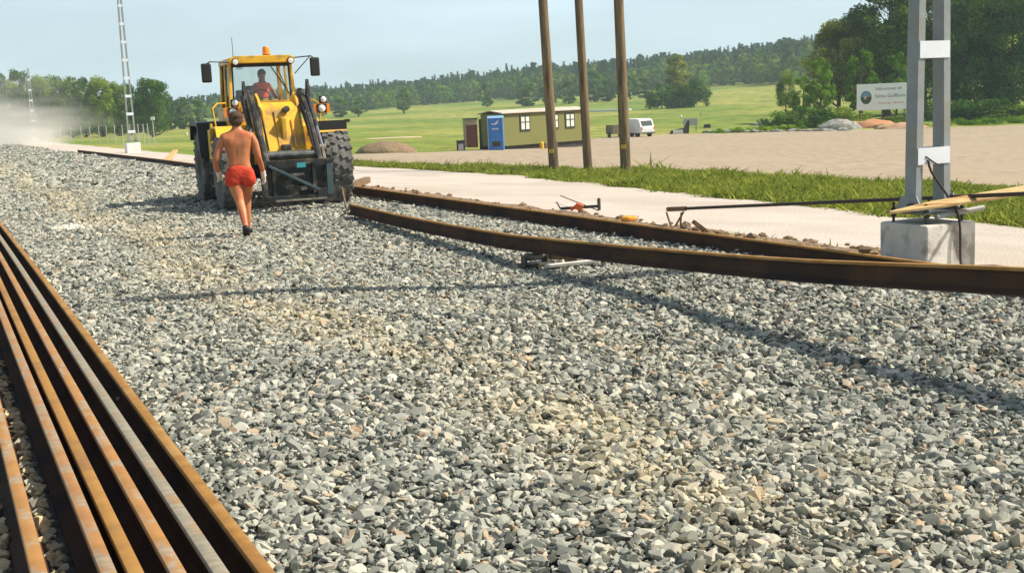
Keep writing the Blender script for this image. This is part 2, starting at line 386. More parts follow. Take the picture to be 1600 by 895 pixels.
# ballast bed
def zb(s, p):
    x = E0.x + TV.x * s + NV.x * p; y = E0.y + TV.y * s + NV.y * p
    return .028 * np.sin(x * .9 + 1.3 * np.sin(y * .35)) * np.sin(y * .55 + .6) + .018 * np.sin(p * 2.1 + .8 * np.sin(s * .8)) - .026 * (np.exp(-((p + 4.45) / .22) ** 2) + np.exp(-((p + 6.40) / .22) ** 2)) * np.clip((s - 2) / 8, 0, 1)
def edge_p(s): return -.62 + .10 * np.sin(s * 1.1) + .07 * np.sin(s * 2.7 + 1) + np.clip((s - 5) / 60, 0, 1) * .5
M['ballast_shaded_base'] = mat('ballast_shaded_base', (.06, .06, .055), (.12, .118, .105), 14, rough=.95, bump=1.0, bscale=11, detail=8)  # bed coloured dark to paint in the shade of gaps between stones
rows = []
for s in [-30 + i * .5 for i in range(150)] + [45 + i * 2.5 for i in range(60)]:
    ep = float(edge_p(s)); row = []
    for u_ in np.linspace(0, 1, 40):
        p = ep + .35 - (13.5) * u_ ** 1.3
        z = float(zb(s, p)) - .03 if p < ep - .1 else -.12 if p > ep + .2 else -.05
        if s > 42 : z += .02
        pt = W(s, p, z); row.append(pt)
    pt = W(s, -15.5, -.9); row.append(pt); rows.append(row)
sheet('ballast_bed', rows, M['ballast_shaded_base'])

# crushed stones on the ballast
rockcol = bpy.data.collections.new('stone_variants')
stone = bpy.data.materials.new('crushed_stone'); stone.use_nodes = True
n = stone.node_tree; b = n.nodes['Principled BSDF']; k = n.links.new; b.inputs['Roughness'].default_value = .85; b.inputs['Specular IOR Level'].default_value = .3
a = n.nodes.new('ShaderNodeAttribute'); a.attribute_type = 'INSTANCER'; a.attribute_name = 'tint'
a2 = n.nodes.new('ShaderNodeAttribute'); a2.attribute_type = 'INSTANCER'; a2.attribute_name = 'stain'
col = ramp(a.outputs['Fac'], [(0, (.060, .065, .054)), (.16, (.155, .163, .136)), (.42, (.275, .282, .236)), (.70, (.385, .382, .318)), (.87, (.515, .488, .395)), (.94, (.40, .345, .25)), (.975, (.41, .29, .18)), (1, (.68, .63, .52))])
q = n.nodes.new('ShaderNodeMix'); q.data_type = 'RGBA'; k(a2.outputs['Fac'], q.inputs['Factor']); k(col, q.inputs['A']); q.inputs['B'].default_value = (.62, .50, .28, 1)
t = n.nodes.new('ShaderNodeTexCoord'); f2 = ramp(noise(22, 3, t.outputs['Object']), [(.3, (.8, .8, .8)), (.7, (1.15, 1.15, 1.15))])
q2 = n.nodes.new('ShaderNodeMix'); q2.data_type = 'RGBA'; q2.blend_type = 'MULTIPLY'; q2.inputs['Factor'].default_value = 1; k(q.outputs['Result'], q2.inputs['A']); k(f2, q2.inputs['B'])
k(q2.outputs['Result'], b.inputs['Base Color'])
for i in range(16):
    g = random.Random(100 + i); bm = bmesh.new()
    el = (g.uniform(.9, 1.35), g.uniform(.68, 1.0), g.uniform(.34, .66))
    for _ in range(g.randint(12, 20)):
        v = Vector((g.gauss(0, 1), g.gauss(0, 1), g.gauss(0, 1))).normalized() * g.uniform(.88, 1.06)
        bm.verts.new((v.x * el[0], v.y * el[1], v.z * el[2]))
    r_ = bmesh.ops.convex_hull(bm, input=bm.verts)
    bmesh.ops.delete(bm, geom=[x for x in bm.verts if not x.link_faces], context='VERTS')
    me = bpy.data.meshes.new('stone'); bm.to_mesh(me); bm.free(); me.materials.append(stone)
    ro = bpy.data.objects.new(f'stone_{i:02d}', me); rockcol.objects.link(ro)

def scatter(name, pos, rot, scl, idx, coll, attrs, label=None):
    me = bpy.data.meshes.new(name); me.vertices.add(len(pos)); me.vertices.foreach_set('co', np.asarray(pos, np.float32).ravel())
    def at(nm, ty, val, key='value'):
        a = me.attributes.new(nm, ty, 'POINT'); a.data.foreach_set(key, np.asarray(val).ravel())
    at('rot', 'FLOAT_VECTOR', rot.astype(np.float32), 'vector'); at('scl', 'FLOAT_VECTOR', scl.astype(np.float32), 'vector'); at('idx', 'INT', idx.astype(np.int32))
    for nm, v in attrs.items(): at(nm, 'FLOAT', v.astype(np.float32))
    o = bpy.data.objects.new(name, me); COL.objects.link(o); o['kind'] = 'stuff'
    ng = bpy.data.node_groups.new(name + '_nodes', 'GeometryNodeTree')
    ng.interface.new_socket('Geometry', in_out='INPUT', socket_type='NodeSocketGeometry'); ng.interface.new_socket('Geometry', in_out='OUTPUT', socket_type='NodeSocketGeometry')
    N = ng.nodes; K = ng.links.new
    gi, go = N.new('NodeGroupInput'), N.new('NodeGroupOutput'); mpn = N.new('GeometryNodeMeshToPoints'); iop = N.new('GeometryNodeInstanceOnPoints'); ci = N.new('GeometryNodeCollectionInfo')
    ci.inputs['Collection'].default_value = coll; ci.inputs['Separate Children'].default_value = True; ci.inputs['Reset Children'].default_value = True
    def na(nm, ty):
        x = N.new('GeometryNodeInputNamedAttribute'); x.data_type = ty; x.inputs['Name'].default_value = nm; return [s_ for s_ in x.outputs if s_.enabled and s_.name == 'Attribute'][0]
    K(gi.outputs[0], mpn.inputs[0]); K(mpn.outputs[0], iop.inputs['Points']); K(ci.outputs[0], iop.inputs['Instance']); iop.inputs['Pick Instance'].default_value = True
    K(na('idx', 'INT'), iop.inputs['Instance Index']); K(na('rot', 'FLOAT_VECTOR'), iop.inputs['Rotation']); K(na('scl', 'FLOAT_VECTOR'), iop.inputs['Scale']); K(iop.outputs[0], go.inputs[0])
    md = o.modifiers.new('scatter', 'NODES'); md.node_group = ng
    return o

def frustum_pts(d0, d1, dens, side=.06):
    """random ground points seen by the camera (with a margin) between depths d0 and d1"""
    h1 = .45 * d1 + 1.6; nn = int((d1 - d0) * 2 * h1 * dens)
    y = rng.uniform(d0, d1, nn); x = rng.uniform(-h1, h1, nn); ok = np.abs(x) < .45 * y + 1.6; x, y = x[ok], y[ok]
    return x, y
xs_, ys_, sc_ = [], [], []
for d0, d1, dens, sz in ((2.4, 7, 1750, .0245), (7, 13, 1300, .0258), (13, 22, 820, .0295), (22, 34, 420, .042), (34, 60, 140, .07), (60, 145, 60, .085)):
    x, y = frustum_pts(d0, d1, dens); xs_.append(x); ys_.append(y); sc_.append(np.clip(rng.lognormal(-.03, .44, len(x)), .35, 2.3) * sz)
X, Y, S = map(np.concatenate, (xs_, ys_, sc_))
a_, b_ = X - 3.75, Y - 13; s_ = -.4388 * a_ + .8986 * b_; p_ = .8986 * a_ + .4388 * b_
keep = (p_ < edge_p(s_) + rng.normal(0, .06, len(s_))) & (p_ > -13) & ~((p_ < -8.02 + .0102 * s_) & (p_ > -8.66 + .0102 * s_) & (s_ < 33)) & ~((s_ > 40) & (p_ > -.55)) & ~((np.abs(p_ + 8.79 - .0102 * s_) < .075) & (s_ < 33))
X, Y, S, s_, p_ = X[keep], Y[keep], S[keep], s_[keep], p_[keep]
Zr = zb(s_, p_) + rng.uniform(-.026, .014, len(X)) - S * .15
rot = np.stack([rng.normal(0, .42, len(X)), rng.normal(0, .42, len(X)), rng.uniform(0, 6.28, len(X))], 1)
# stained yellowish band running along the bed, and patches of it
band = np.exp(-((p_ + 6.1 + .25 * np.sin(s_ * .5)) / .45) ** 2) * .36 + np.exp(-((p_ + 4.9 + .3 * np.sin(s_ * .7)) / .25) ** 2) * .14
patch = .5 + .5 * np.sin(s_ * 2.3 + 2 * np.sin(p_ * 3)) * np.sin(s_ * .9 + p_ * 4)
wspot = np.exp(-(((X - G(112, 353, 0).x) / .42) ** 2 + ((Y - G(112, 353, 0).y) / .55) ** 2)) > .5
stain = np.clip(band * (.25 + patch) * rng.uniform(.1, 1.6, len(X)), 0, .9)
left = (p_ < -8.55); stain[left] = rng.uniform(.2, 1, left.sum())
scl = np.stack([S, S, S], 1)
scatter('crushed_stone_ballast', np.stack([X, Y, Zr], 1), rot, scl, rng.integers(0, 16, len(X)), rockcol, {'tint': np.where(wspot, 1.0, rng.uniform(0, 1, len(X))), 'stain': np.where(wspot, 0, stain)})
print('stones', len(X))

# ================================================================== RAILS
def head_mat(name, a, b_, c_, s3=3.0, band=0):
    return mat(name, a, b_, 14, rough=.72, detail=8, c3=c_, s3=s3, bump=.06, bscale=30)
M['head_orange'] = head_mat('rail_head_orange', (.34, .168, .030), (.26, .118, .024), (.37, .205, .058))
M['head_brown'] = head_mat('rail_head_brown', (.32, .155, .030), (.36, .185, .040), (.25, .125, .038))
def banded(name, base, pale, sc_b=3.2, cov=.5):
    """rust head with pale mill scale in irregular cross bands"""
    m = bpy.data.materials.new(name); m.use_nodes = True
    global n, k
    n = m.node_tree; k = n.links.new; b = n.nodes['Principled BSDF']; b.inputs['Roughness'].default_value = .6
    t = n.nodes.new('ShaderNodeTexCoord')
    f = noise(sc_b, 9, t.outputs['Object'], (5, 2.2, 1))
    q = n.nodes.new('ShaderNodeMix'); q.data_type = 'RGBA'
    mr = n.nodes.new('ShaderNodeMapRange'); mr.inputs['From Min'].default_value = 1 - cov - .06; mr.inputs['From Max'].default_value = 1 - cov + .10; k(f, mr.inputs['Value']); k(mr.outputs['Result'], q.inputs['Factor'])
    c1 = ramp(noise(7, 4, t.outputs['Object']), [(.35, base), (.65, tuple(x * 1.25 for x in base))])
    k(c1, q.inputs['A']); c2 = ramp(noise(9, 4, t.outputs['Object'], (1, 4, 1)), [(.35, pale), (.6, tuple(x * .72 for x in pale))]); k(c2, q.inputs['B'])
    k(q.outputs['Result'], b.inputs['Base Color']); return m
M['head_scale'] = banded('rail_head_scaly', (.31, .145, .040), (.36, .265, .165), cov=.48)
M['head_grey'] = banded('rail_head_grey_scale', (.30, .16, .055), (.32, .275, .19), cov=.62)
M['head_white'] = banded('rail_head_white_scale', (.33, .155, .036), (.40, .31, .205), cov=.44)
PROF = [(-.075, 0), (.075, 0), (.075, .011), (.030, .024), (.012, .038), (.0083, .06), (.0083, .115), (.012, .130), (.033, .142), (.036, .150), (.036, .162), (.031, .169), (.016, .172),
        (-.016, .172), (-.031, .169), (-.036, .162), (-.036, .150), (-.033, .142), (-.012, .130), (-.0083, .115), (-.0083, .06), (-.012, .038), (-.030, .024), (-.075, .011)]
PROF = [(a * (.92 if b < .12 else .82), b) for a, b in PROF]
HEAD_FACES = {9, 10, 11, 12, 13, 14, 15}
def catmull(pts, step=.5):
    pts = [Vector(p) for p in pts]; out = []
    P_ = [pts[0] * 2 - pts[1]] + pts + [pts[-1] * 2 - pts[-2]]
    for i in range(1, len(P_) - 2):
        a, b, c, d = P_[i - 1:i + 3]; m_ = max(1, int((c - b).length / step))
        for j in range(m_):
            u_ = j / m_; out.append(.5 * ((2 * b) + (c - a) * u_ + (2 * a - 5 * b + 4 * c - d) * u_ ** 2 + (3 * b - a - 3 * c + d) * u_ ** 3))
    return out + [pts[-1]]
def rail(path, headmat, label, group=None, tilt=0, name='steel_rail'):
    """path: world points of the foot's centre"""
    base = path[0].copy(); loc = [p - base for p in path]
    inv = Matrix.Rotation(-TRZ, 3, 'Z'); loc = [inv @ p for p in loc]
    vs, fs, mi = [], [], []; nP = len(PROF); ct, st = math.cos(tilt), math.sin(tilt)
    for i, p in enumerate(loc):
        t_ = (loc[min(i + 1, len(loc) - 1)] - loc[max(i - 1, 0)]).normalized(); x = t_.cross(Vector((0, 0, 1))).normalized(); z = x.cross(t_)
        for a, b in PROF:
            a2, b2 = a * ct - b * st, a * st + b * ct
            vs.append(p + x * a2 + z * b2)
    for i in range(len(loc) - 1):
        for j in range(nP):
            fs.append((i * nP + j, i * nP + (j + 1) % nP, (i + 1) * nP + (j + 1) % nP, (i + 1) * nP + j)); mi.append(1 if j in HEAD_FACES else 0)
    fs += [tuple(range(nP))[::-1], tuple((len(loc) - 1) * nP + j for j in range(nP))]; mi += [0, 0]
    m_ = MB(); m_.add(vs, fs); m_.m = mi
    o = m_.build(name, [M['rust'], headmat], autosmooth=True); o.location = base; o.rotation_euler = (0, 0, TRZ)
    return tag(o, label, 'rail', group)
def zbf(s, p): return float(zb(s, p))
# the stack beside the camera: offsets across the line, measured on the head's right edge
EDGE = [G(435, 895, .17), G(335, 747, .17), G(231, 600, .17), G(106, 460, .17), G(0, 345, .17)]
es = [SP(v.x, v.y) for v in EDGE]
cfit = np.polyfit([e[0] for e in es], [e[1] for e in es], 1)
grp = 'rails stacked side by side on the ballast'
stack = [(0, 'head_orange', 0, 'orange-brown outermost rail of the stack, next to the open gravel', 0),
         (-.147, 'head_grey', 0, 'second rail of the stack from the gravel, its head dulled by grey-beige scale', 0),
         (-.286, 'head_white', 0, 'third rail of the stack from the gravel, its orange head patched with whitish scale', 0),
         (-.425, 'head_brown', 0, 'fourth rail of the stack from the gravel, plain orange-brown head with one small pale mark', 0),
         (-.518, 'head_scale', .013, 'fifth rail of the stack from the gravel, pale scale bands on its head', .0),
         (-.744, 'head_white', 0, 'innermost scaly rail lying apart from the stack behind a strip of yellowish stones', 0)]
for off, hm, dz, lab, tl in stack:
    pts = []
    for s in np.arange(-12.0, 34, 1.0):
        p = -8.0 + .0102 * (s - .5) + off - .033 + .006 * math.sin(s * .35 + off * 3)
        pts.append(W(s, p, .005 + dz))
    rail(pts, M[hm], lab, grp, tl)
# far rail on the shoulder, from beyond the loader to past the mast
pts = [W(s, p, .01) for s, p in ((66.5, -.35), (52, -.28), (40, -.22), (30, -.38), (22, -.55), (13, -.70), (6, -.78), (0, -.82), (-6, -.86), (-14, -.9))]
rail(catmull(pts, .7), M['head_brown'], 'long brown rail lying along the gravel edge beside the pale road')
# the rail being dragged
pts = [W(*q) for q in ((8.95, -2.72, .10), (6.1, -2.83, .085), (2.87, -2.97, .118), (1.72, -3.005, .150), (-.45, -3.04, .232), (-2.5, -3.08, .330), (-3.7, -3.11, .412), (-5.0, -3.17, .515), (-7.2, -3.28, .66), (-9.5, -3.4, .70), (-13, -3.6, .45), (-18, -3.8, .10), (-24, -4, .02))]
DRAG = catmull(pts, .35)
rail(DRAG, M['head_orange'], 'rail raised off the gravel and curving up, being dragged by the yellow loader')

# roller under the dragged rail, pale board beside it
q_ = W(1.70, -3.05); t = empty('rail_roller', (q_.x, q_.y, 0), TRZ, 'small black roller block on the gravel carrying the dragged rail', 'roller')
m_ = MB(); m_.box((0, 0, .02), (.34, .20, .035)); m_.box((-.13, 0, .07), (.02, .12, .10)); m_.box((.13, 0, .07), (.02, .12, .10)); m_.build('frame', M['black'], t, bevel=.004)
MB().tube([(-.12, 0, .105), (.12, 0, .105)], .042, 14).build('roller', M['greysteel'], t, autosmooth=True)
A, B = G(852, 416, .03), G(935, 407, .06)
o = MB().beam((0, 0, 0), B - A, .10, .03).build('board', M['whiteboard'], bevel=.004); o.location = A; tag(o, 'short pale board lying on the gravel under the dragged rail', 'board')
A, B = G(852, 400, .06), G(905, 404, .05)
o = MB().beam((0, 0, 0), B - A, .09, .05).build('timber_block', M['oldwood'], bevel=.006); o.location = A; tag(o, 'dark greenish timber block behind the roller under the dragged rail', 'timber')

# ================================================================== MAST
def channel(m_, c0, c1, web, fl, th, opendir=1):
    """U-section from c0 to c1 (local), web in the local y direction, flanges towards +x"""
    c0, c1 = Vector(c0), Vector(c1)
    poly = [(0, -web / 2), (fl, -web / 2), (fl, -web / 2 + th), (th, -web / 2 + th), (th, web / 2 - th), (fl, web / 2 - th), (fl, web / 2), (0, web / 2)]
    n_ = len(poly); vs = [c0 + Vector((a * opendir, b, 0)) for a, b in poly] + [c1 + Vector((a * opendir, b, 0)) for a, b in poly]
    fs = [tuple(range(n_)), tuple(range(n_, 2 * n_))] + [(i, (i + 1) % n_, n_ + (i + 1) % n_, n_ + i) for i in range(n_)]
    m_.add(vs, fs)
BC = W(-1.08, .0); bz = .435
fnd = empty('mast_foundation', (BC.x, BC.y, 0), TRZ, 'square concrete block carrying the near steel mast', 'foundation')
MB().box((0, 0, (bz - .4) / 2), (.66, .64, bz + .4)).build('concrete_block', M['concrete'], fnd, bevel=.018)
for a in (-1, 1):
    for c in (-1, 1):
        m_ = MB(); m_.tube([(a * .24, c * .22, bz - .01), (a * .24, c * .22, bz + .20)], .014, 8)
        m_.tube([(a * .24, c * .22, bz + .055), (a * .24, c * .22, bz + .08)], .03, 6); m_.tube([(a * .24, c * .22, bz + .115), (a * .24, c * .22, bz + .14)], .03, 6)
        m_.build('anchor_bolt', M['black'], fnd)
def mast(loc, height, label, z0=0, near=False):
    g_ = empty('catenary_mast', (loc.x, loc.y, z0), TRZ, label, 'mast', 'steel catenary masts along the line')
    wd = .47; tp = .20
    for sx, ox in ((-1, 0), (1, -.085)):
        m_ = MB(); channel(m_, (sx * wd / 2 + (0 if sx < 0 else -.085), 0, .10), (sx * tp / 2 + (0 if sx < 0 else -.06), 0, height), .15, .085, .009); m_.build('column', M['galv'], g_)
    z = .66; i = 0
    while z < height - .2:
        hw = (wd + (tp - wd) * z / height) / 2
        for y in ((-.081,) if near is None else (-.081, .081)):
            MB().box((-.0, y, z), (hw * 2 - .02, .008, .165)).build('batten_plate', M['galv_white'], g_)
        z += 1.04
    m_ = MB(); m_.box((0, 0, .105), (.58, .50, .018)); m_.build('base_plate', M['greysteel'], g_, bevel=.003)
    for sx in (-1, 1):
        x0 = sx * wd / 2 - (0.012 if sx < 0 else -.012)
        MB().prism([(-.19, .115), (.19, .115), (.10, .27), (-.10, .27)], x0 - .006, x0 + .006).build('gusset', M['galv'], g_)
    return g_
g_ = mast(BC, 8.3, 'nearest steel mast, standing on the concrete block beside the road', bz, near=True)
m_ = MB(); m_.tube([(-.16, -.27, .075), (.48, -.27, .115)], .028, 12); o = m_.build('crossbar', M['galv'], g_, autosmooth=True)
m_ = MB(); m_.tube(catmull([(-.10, -.10, .62), (-.06, -.11, .50), (.05, -.18, .30), (.08, -.30, .12), (.07, -.36, -.05), (.075, -.37, -.40), (.12, -.40, -.44)], .06), .012, 8); m_.build('earth_cable', M['cable'], g_)
m_ = MB(); m_.tube(catmull([(-.12, -.09, .66), (.02, -.09, .58), (.10, -.08, .56)], .06), .006, 6); m_.build('wire', M['cable'], g_)
for sx in (-1, 1):
    m_ = MB(); m_.blob((sx * .27, -.04, .16), .045, 3 + sx, .1); m_.build('nut_cap', M['black'], g_)
for (px, py), H_, lab in (((208, 237), 9.6, 'lattice mast farther along the line, standing behind the far end of the long rail'), ((55, 223), 7.0, 'most distant lattice mast, half hidden in the dust')):
    q_ = G(px, py, -.05); s_, p_ = SP(q_.x, q_.y)
    f_ = empty('mast_foundation', (q_.x, q_.y, -.1), TRZ, 'white concrete block under the ' + ('lattice mast behind the long rail' if px > 100 else 'dust-veiled distant mast'), 'foundation')
    MB().box((0, 0, .25), (.80, .8, .62)).build('concrete_block', M['white'], f_, bevel=.02)
    mast(q_, H_, lab, .46)

# bar on a trestle, running past the mast foot
A = G(1045, 327, .235); B = A + (G(1600, 303, .74) - A) * 1.2
bar = empty('steel_bar', (0, 0, 0), 0, 'long dark bar resting on a small trestle and passing behind the mast foot', 'bar')
dv = (B - A).normalized()
MB().tube([A, A + (B - A) * .3, B], .021, 10).build('shaft', M['cable'], bar, autosmooth=True)
MB().tube([A - dv * .02, A + dv * .42], .033, 10).build('sleeve', M['oldwood'], bar, autosmooth=True)
tr = empty('trestle', (A.x, A.y, 0), TRZ, 'small rusty trestle holding up the far end of the long dark bar', 'trestle')
for a, b in (((0, .06, .19), (-.02, -.10, -.05)), ((0, -.36, .22), (-.02, -.12, -.05)), ((.10, -.16, .19), (.10, -.12, -.06))):
    MB().tube([a, b], .014, 8).build('leg', M['oldwood'], tr)
# split plank lying on the mast foot
pl = empty('plank', (0, 0, 0), 0, 'fresh split plank with a pointed end lying across the mast foot', 'plank')
A = G(1390, 334, .565); B = G(1680, 286, .76); t_ = (B - A).normalized(); sd_ = t_.cross(Vector((0, 0, 1))).normalized()
vs = []
for u_, w0, w1 in ((0, -.01, .01), (.22, -.085, .06), (.5, -.095, .085), (1.0, -.10, .10)):
    c = A + (B - A) * u_
    for w_ in (w0, w1):
        for h in (0, .022): vs.append(c + sd_ * w_ * .68 + Vector((0, 0, h - w_ * .30)))
fs = []
for i in range(3):
    a = i * 4; b = a + 4; fs += [(a, a + 1, b + 1, b), (a + 2, b + 2, b + 3, a + 3), (a + 1, a + 3, b + 3, b + 1), (a, b, b + 2, a + 2)]
fs += [(0, 2, 3, 1), (12, 13, 15, 14)]
MB().add(vs, fs).build('board', M['plank'], pl)

# wooden poles
for i, (px, py, tx, lab) in enumerate(((866, 270, 848, 'leftmost of the three bare wooden poles, small yellow tag low down, leaning left'), (919, 269, 904, 'middle one of the three bare wooden poles, without a yellow tag'), (978, 272, 966.5, 'rightmost of the three bare wooden poles, thickest, with a yellow tag low down'))):
    q_ = G(px, py); dt = ray(tx, 0); y2 = q_.y; top = Vector((dt.x / dt.y * y2, y2, CAMH + dt.z / dt.y * y2))
    ax = (top - q_).normalized(); Hh = 9.6; k_ = q_.y / FPX
    g_ = empty('wooden_pole', q_, 0, lab, 'pole', 'bare wooden poles on the grass verge')
    r_ = (7.4, 6.6, 7.9)[i] * k_
    m_ = MB(); m_.tube([ax * (-.3), ax * (Hh * .33), ax * (Hh * .66), ax * Hh], [r_ * 1.05, r_, r_ * .93, r_ * .86], 16); m_.build('shaft', M['pole'], g_, autosmooth=True)
    if i != 1:
        za = (.74, .90)[i // 2]; m_ = MB(); m_.box(ax * za + Vector((-r_ * .35, -r_ * .93, 0)), (r_ * .95, .02, .13), (0, 0, R(-20))); m_.build('number_plate', M['yellowband'], g_)

# ================================================================== WHEEL LOADER
LZ = R(21); cs, sn = math.cos(LZ), math.sin(LZ)
gr = G(523, 316, 0); LC = Vector((gr.x - .99 * cs, gr.y - .99 * sn, 0))
ld = empty('wheel_loader', LC, LZ, 'dusty yellow wheel loader with black lift arms dragging a rail', 'wheel loader')
TR, TW = .755, .54
def wheel(x, y):
    wl = empty('wheel', (x, y, TR - .02), 0, parent=ld)
    prof = [(.34, -.20), (.36, -.24), (.52, -.265), (.66, -.26), (.715, -.235), (.725, -.12), (.727, 0), (.725, .12), (.715, .235), (.66, .26), (.52, .265), (.36, .24), (.34, .20)]
    m_ = MB(); m_.lathe(prof, 48, 'x')
    nl = 22
    for i in range(nl):
        for sd_ in (-1, 1):
            a = 2 * math.pi * (i + (.5 if sd_ > 0 else 0)) / nl
            for (w0, w1, da, rr, ww) in ((.02, .15, .00, .740, .115), (.135, .262, .045, .733, .13)):
                pts = []
                c = Vector(((w0 + w1) / 2 * sd_, 0, 0)); a2 = a + da
                q3 = Matrix.Rotation(a2, 3, 'X') @ Matrix.Rotation(sd_ * .38, 3, 'Z')
                pos = Vector((c.x, 0, 0)) + Matrix.Rotation(a2, 3, 'X') @ Vector((0, 0, rr - .012))
                m_.box(pos, (w1 - w0, ww, .062), q3, taper=.82)
    m_.build('tyre', M['tyre'], wl, autosmooth=True)
    m_ = MB(); sg = 1 if x > 0 else -1
    for e in (1, -1): m_.lathe([(.0, e * .10), (.12, e * .10), (.14, e * .08), (.25, e * .07), (.29, e * .18), (.345, e * .205), (.345, e * .18)], 28, 'x')
    m_.build('rim', M['rim'], wl, autosmooth=True); return wl
for x in (-.99, .99):
    for y in (0, 2.95): wheel(x, y)
# axles, frames
m_ = MB(); m_.tube([(-.75, 0, .72), (-.3, 0, .72), (-.2, 0, .72), (.2, 0, .72), (.3, 0, .72), (.75, 0, .72)], [.13, .13, .25, .25, .13, .13], 14); m_.build('front_axle', M['black'], ld, autosmooth=True)
m_ = MB(); m_.tube([(-.75, 2.95, .72), (-.3, 2.95, .72), (-.2, 2.95, .72), (.2, 2.95, .72), (.3, 2.95, .72), (.75, 2.95, .72)], [.13, .13, .25, .25, .13, .13], 14); m_.build('rear_axle', M['black'], ld, autosmooth=True)
m_ = MB(); m_.prism([(-.55, .62), (1.15, .55), (1.15, 1.15), (.75, 1.95), (.05, 2.02), (-.18, 1.85), (-.62, 1.02)], -.36, .36)
m_.box((0, -.35, 1.45), (.10, .30, .55)); m_.build('front_frame', M['yellow'], ld, bevel=.02)
for sx in (-1, 1):
    m_ = MB(); m_.prism([(-.60, .95), (.9, .8), (.9, 1.3), (.55, 2.10), (.25, 2.20), (.0, 2.08), (-.35, 1.5)], sx * .37 - .025, sx * .37 + .025); m_.build('tower_plate', M['yellow'], ld, bevel=.006)
m_ = MB(); m_.prism([(-.63, .95), (-.19, 1.84), (-.215, 1.86), (-.66, .97)], -.13, .13); m_.box((.19, -.44, 1.42), (.045, .03, .62), (R(-26), 0, 0)); m_.build('front_panel', M['yellow'], ld, bevel=.004)
m_ = MB(); m_.box((0, 2.2, .95), (.80, 2.3, .55)); m_.build('rear_frame', M['black'], ld, bevel=.02)
m_ = MB(); m_.prism([(2.9, 1.15), (4.35, 1.15), (4.45, 1.35), (4.38, 1.98), (2.9, 2.12)], -.56, .56); m_.build('engine_hood', M['yellow'], ld, bevel=.05)
m_ = MB(); m_.prism([(3.55, .62), (4.45, .62), (4.62, .85), (4.62, 1.32), (3.55, 1.32)], -.95, .95); m_.build('counterweight', M['yellow'], ld, bevel=.05)
MB().tube([(.30, 3.3, 2.0), (.30, 3.3, 2.62), (.30, 3.36, 2.72)], .05, 12).build('exhaust_pipe', M['black'], ld, autosmooth=True)
# fenders
def fender(x0, x1, y0, y1, z, name='fender', side=True):
    m_ = MB(); poly = [(y0 - .16, z - .20), (y0, z), (y1, z), (y1 + .18, z - .28), (y1 + .15, z - .28), (y1 - .01, z - .04), (y0 + .01, z - .04), (y0 - .13, z - .21)]
    m_.prism(poly, x0, x1); return m_.build(name, [M['yellow']], ld, bevel=.006)
fender(.66, 1.26, -.18, .50, 1.60); m_ = MB(); m_.box((.96, -.30, 1.52), (.60, .02, .20)); m_.box((1.30, -.20, 1.60), (.10, .06, .06)); m_.build('mudflap', M['blacktrim'], ld)
fender(-1.26, -.66, -.18, .55, 1.60)
fender(.66, 1.28, 2.35, 3.6, 1.66, 'rear_fender')
m_ = MB(); m_.prism([(2.05, .95), (2.3, 1.68), (3.65, 1.70), (3.72, 1.3), (3.6, 1.3), (3.5, 1.62), (2.4, 1.60), (2.15, .95)], -1.30, -.66); m_.build('rear_fender', M['blacktrim'], ld, bevel=.01)
# cab steps and side tank (image-left side)
for sx in (-1, 1):
    m_ = MB(); m_.box((sx * .92, 1.48, 1.22), (.46, .70, .62)); m_.box((sx * 1.16, 1.10, 1.28), (.05, .05, .75)); m_.build('side_platform', M['yellow'], ld, bevel=.012)
    m_ = MB()
    for z in (.40, .66, .90): m_.box((sx * 1.02, 1.35, z), (.32, .38, .03))
    m_.box((sx * 1.17, 1.17, .66), (.025, .03, .56)); m_.box((sx * 1.17, 1.53, .66), (.025, .03, .56)); m_.build('step_ladder', M['black'], ld)
    MB().tube([(sx * 1.05, 1.16, 1.5), (sx * 1.10, 1.16, 1.95), (sx * .98, 1.3, 2.05), (sx * .80, 1.38, 2.05)], .016, 8).build('handrail', M['yellow'], ld, autosmooth=True)
# cab
CY0, CY1, CZ0, CZ1 = 1.42, 2.86, 1.25, 2.84
cb = MB(); cxo = -.03
cb.box((cxo, CY0 + .03, 1.66), (1.24, .05, .82)); cb.box((cxo, (CY0 + CY1) / 2, CZ0 + .02), (1.26, CY1 - CY0, .05))
for sx in (-1, 1):
    cb.box((cxo + sx * .63, (CY0 + CY1) / 2, 1.60), (.05, CY1 - CY0, .72))
    cb.beam((cxo + sx * .66, CY0 + .03, 1.9), (cxo + sx * .615, CY0 + .08, CZ1), .06, .075, (0, 1, 0))
    cb.beam((cxo + sx * .65, CY0 + .72, 1.9), (cxo + sx * .615, CY0 + .70, CZ1), .05, .05, (0, 1, 0))
    cb.beam((cxo + sx * .63, CY1 - .03, 1.9), (cxo + sx * .60, CY1 - .10, CZ1), .08, .09, (0, 1, 0))
cb.box((cxo, CY1 - .03, 1.62), (1.24, .05, .76))
cab = cb.build('cab', M['yellow'], ld, bevel=.008)
m_ = MB(); m_.prism([(-.68, 2.83), (.66, 2.83), (.65, 2.94), (.54, 2.98), (-.56, 2.98), (-.67, 2.94)], CY0 - .10, CY1 + .02, 'y'); rf = m_.build('roof', M['yellow'], cab, bevel=.012)
m_ = MB(); m_.box((cxo, CY0 + .05, 2.80), (1.17, .04, .08)); m_.box((cxo - .58, CY0 + .06, 2.4), (.03, .03, .95), (0, R(1.5), 0)); m_.box((cxo + .58, CY0 + .06, 2.4), (.03, .03, .95), (0, R(-1.5), 0)); m_.build('window_seal', M['blacktrim'], cab)
m_ = MB(); m_.add([(cxo - .60, CY0 + .045, 2.04), (cxo + .60, CY0 + .045, 2.04), (cxo + .57, CY0 + .075, 2.83), (cxo - .57, CY0 + .075, 2.83)], [(0, 1, 2, 3)]); m_.build('windscreen', M['glass'], cab)
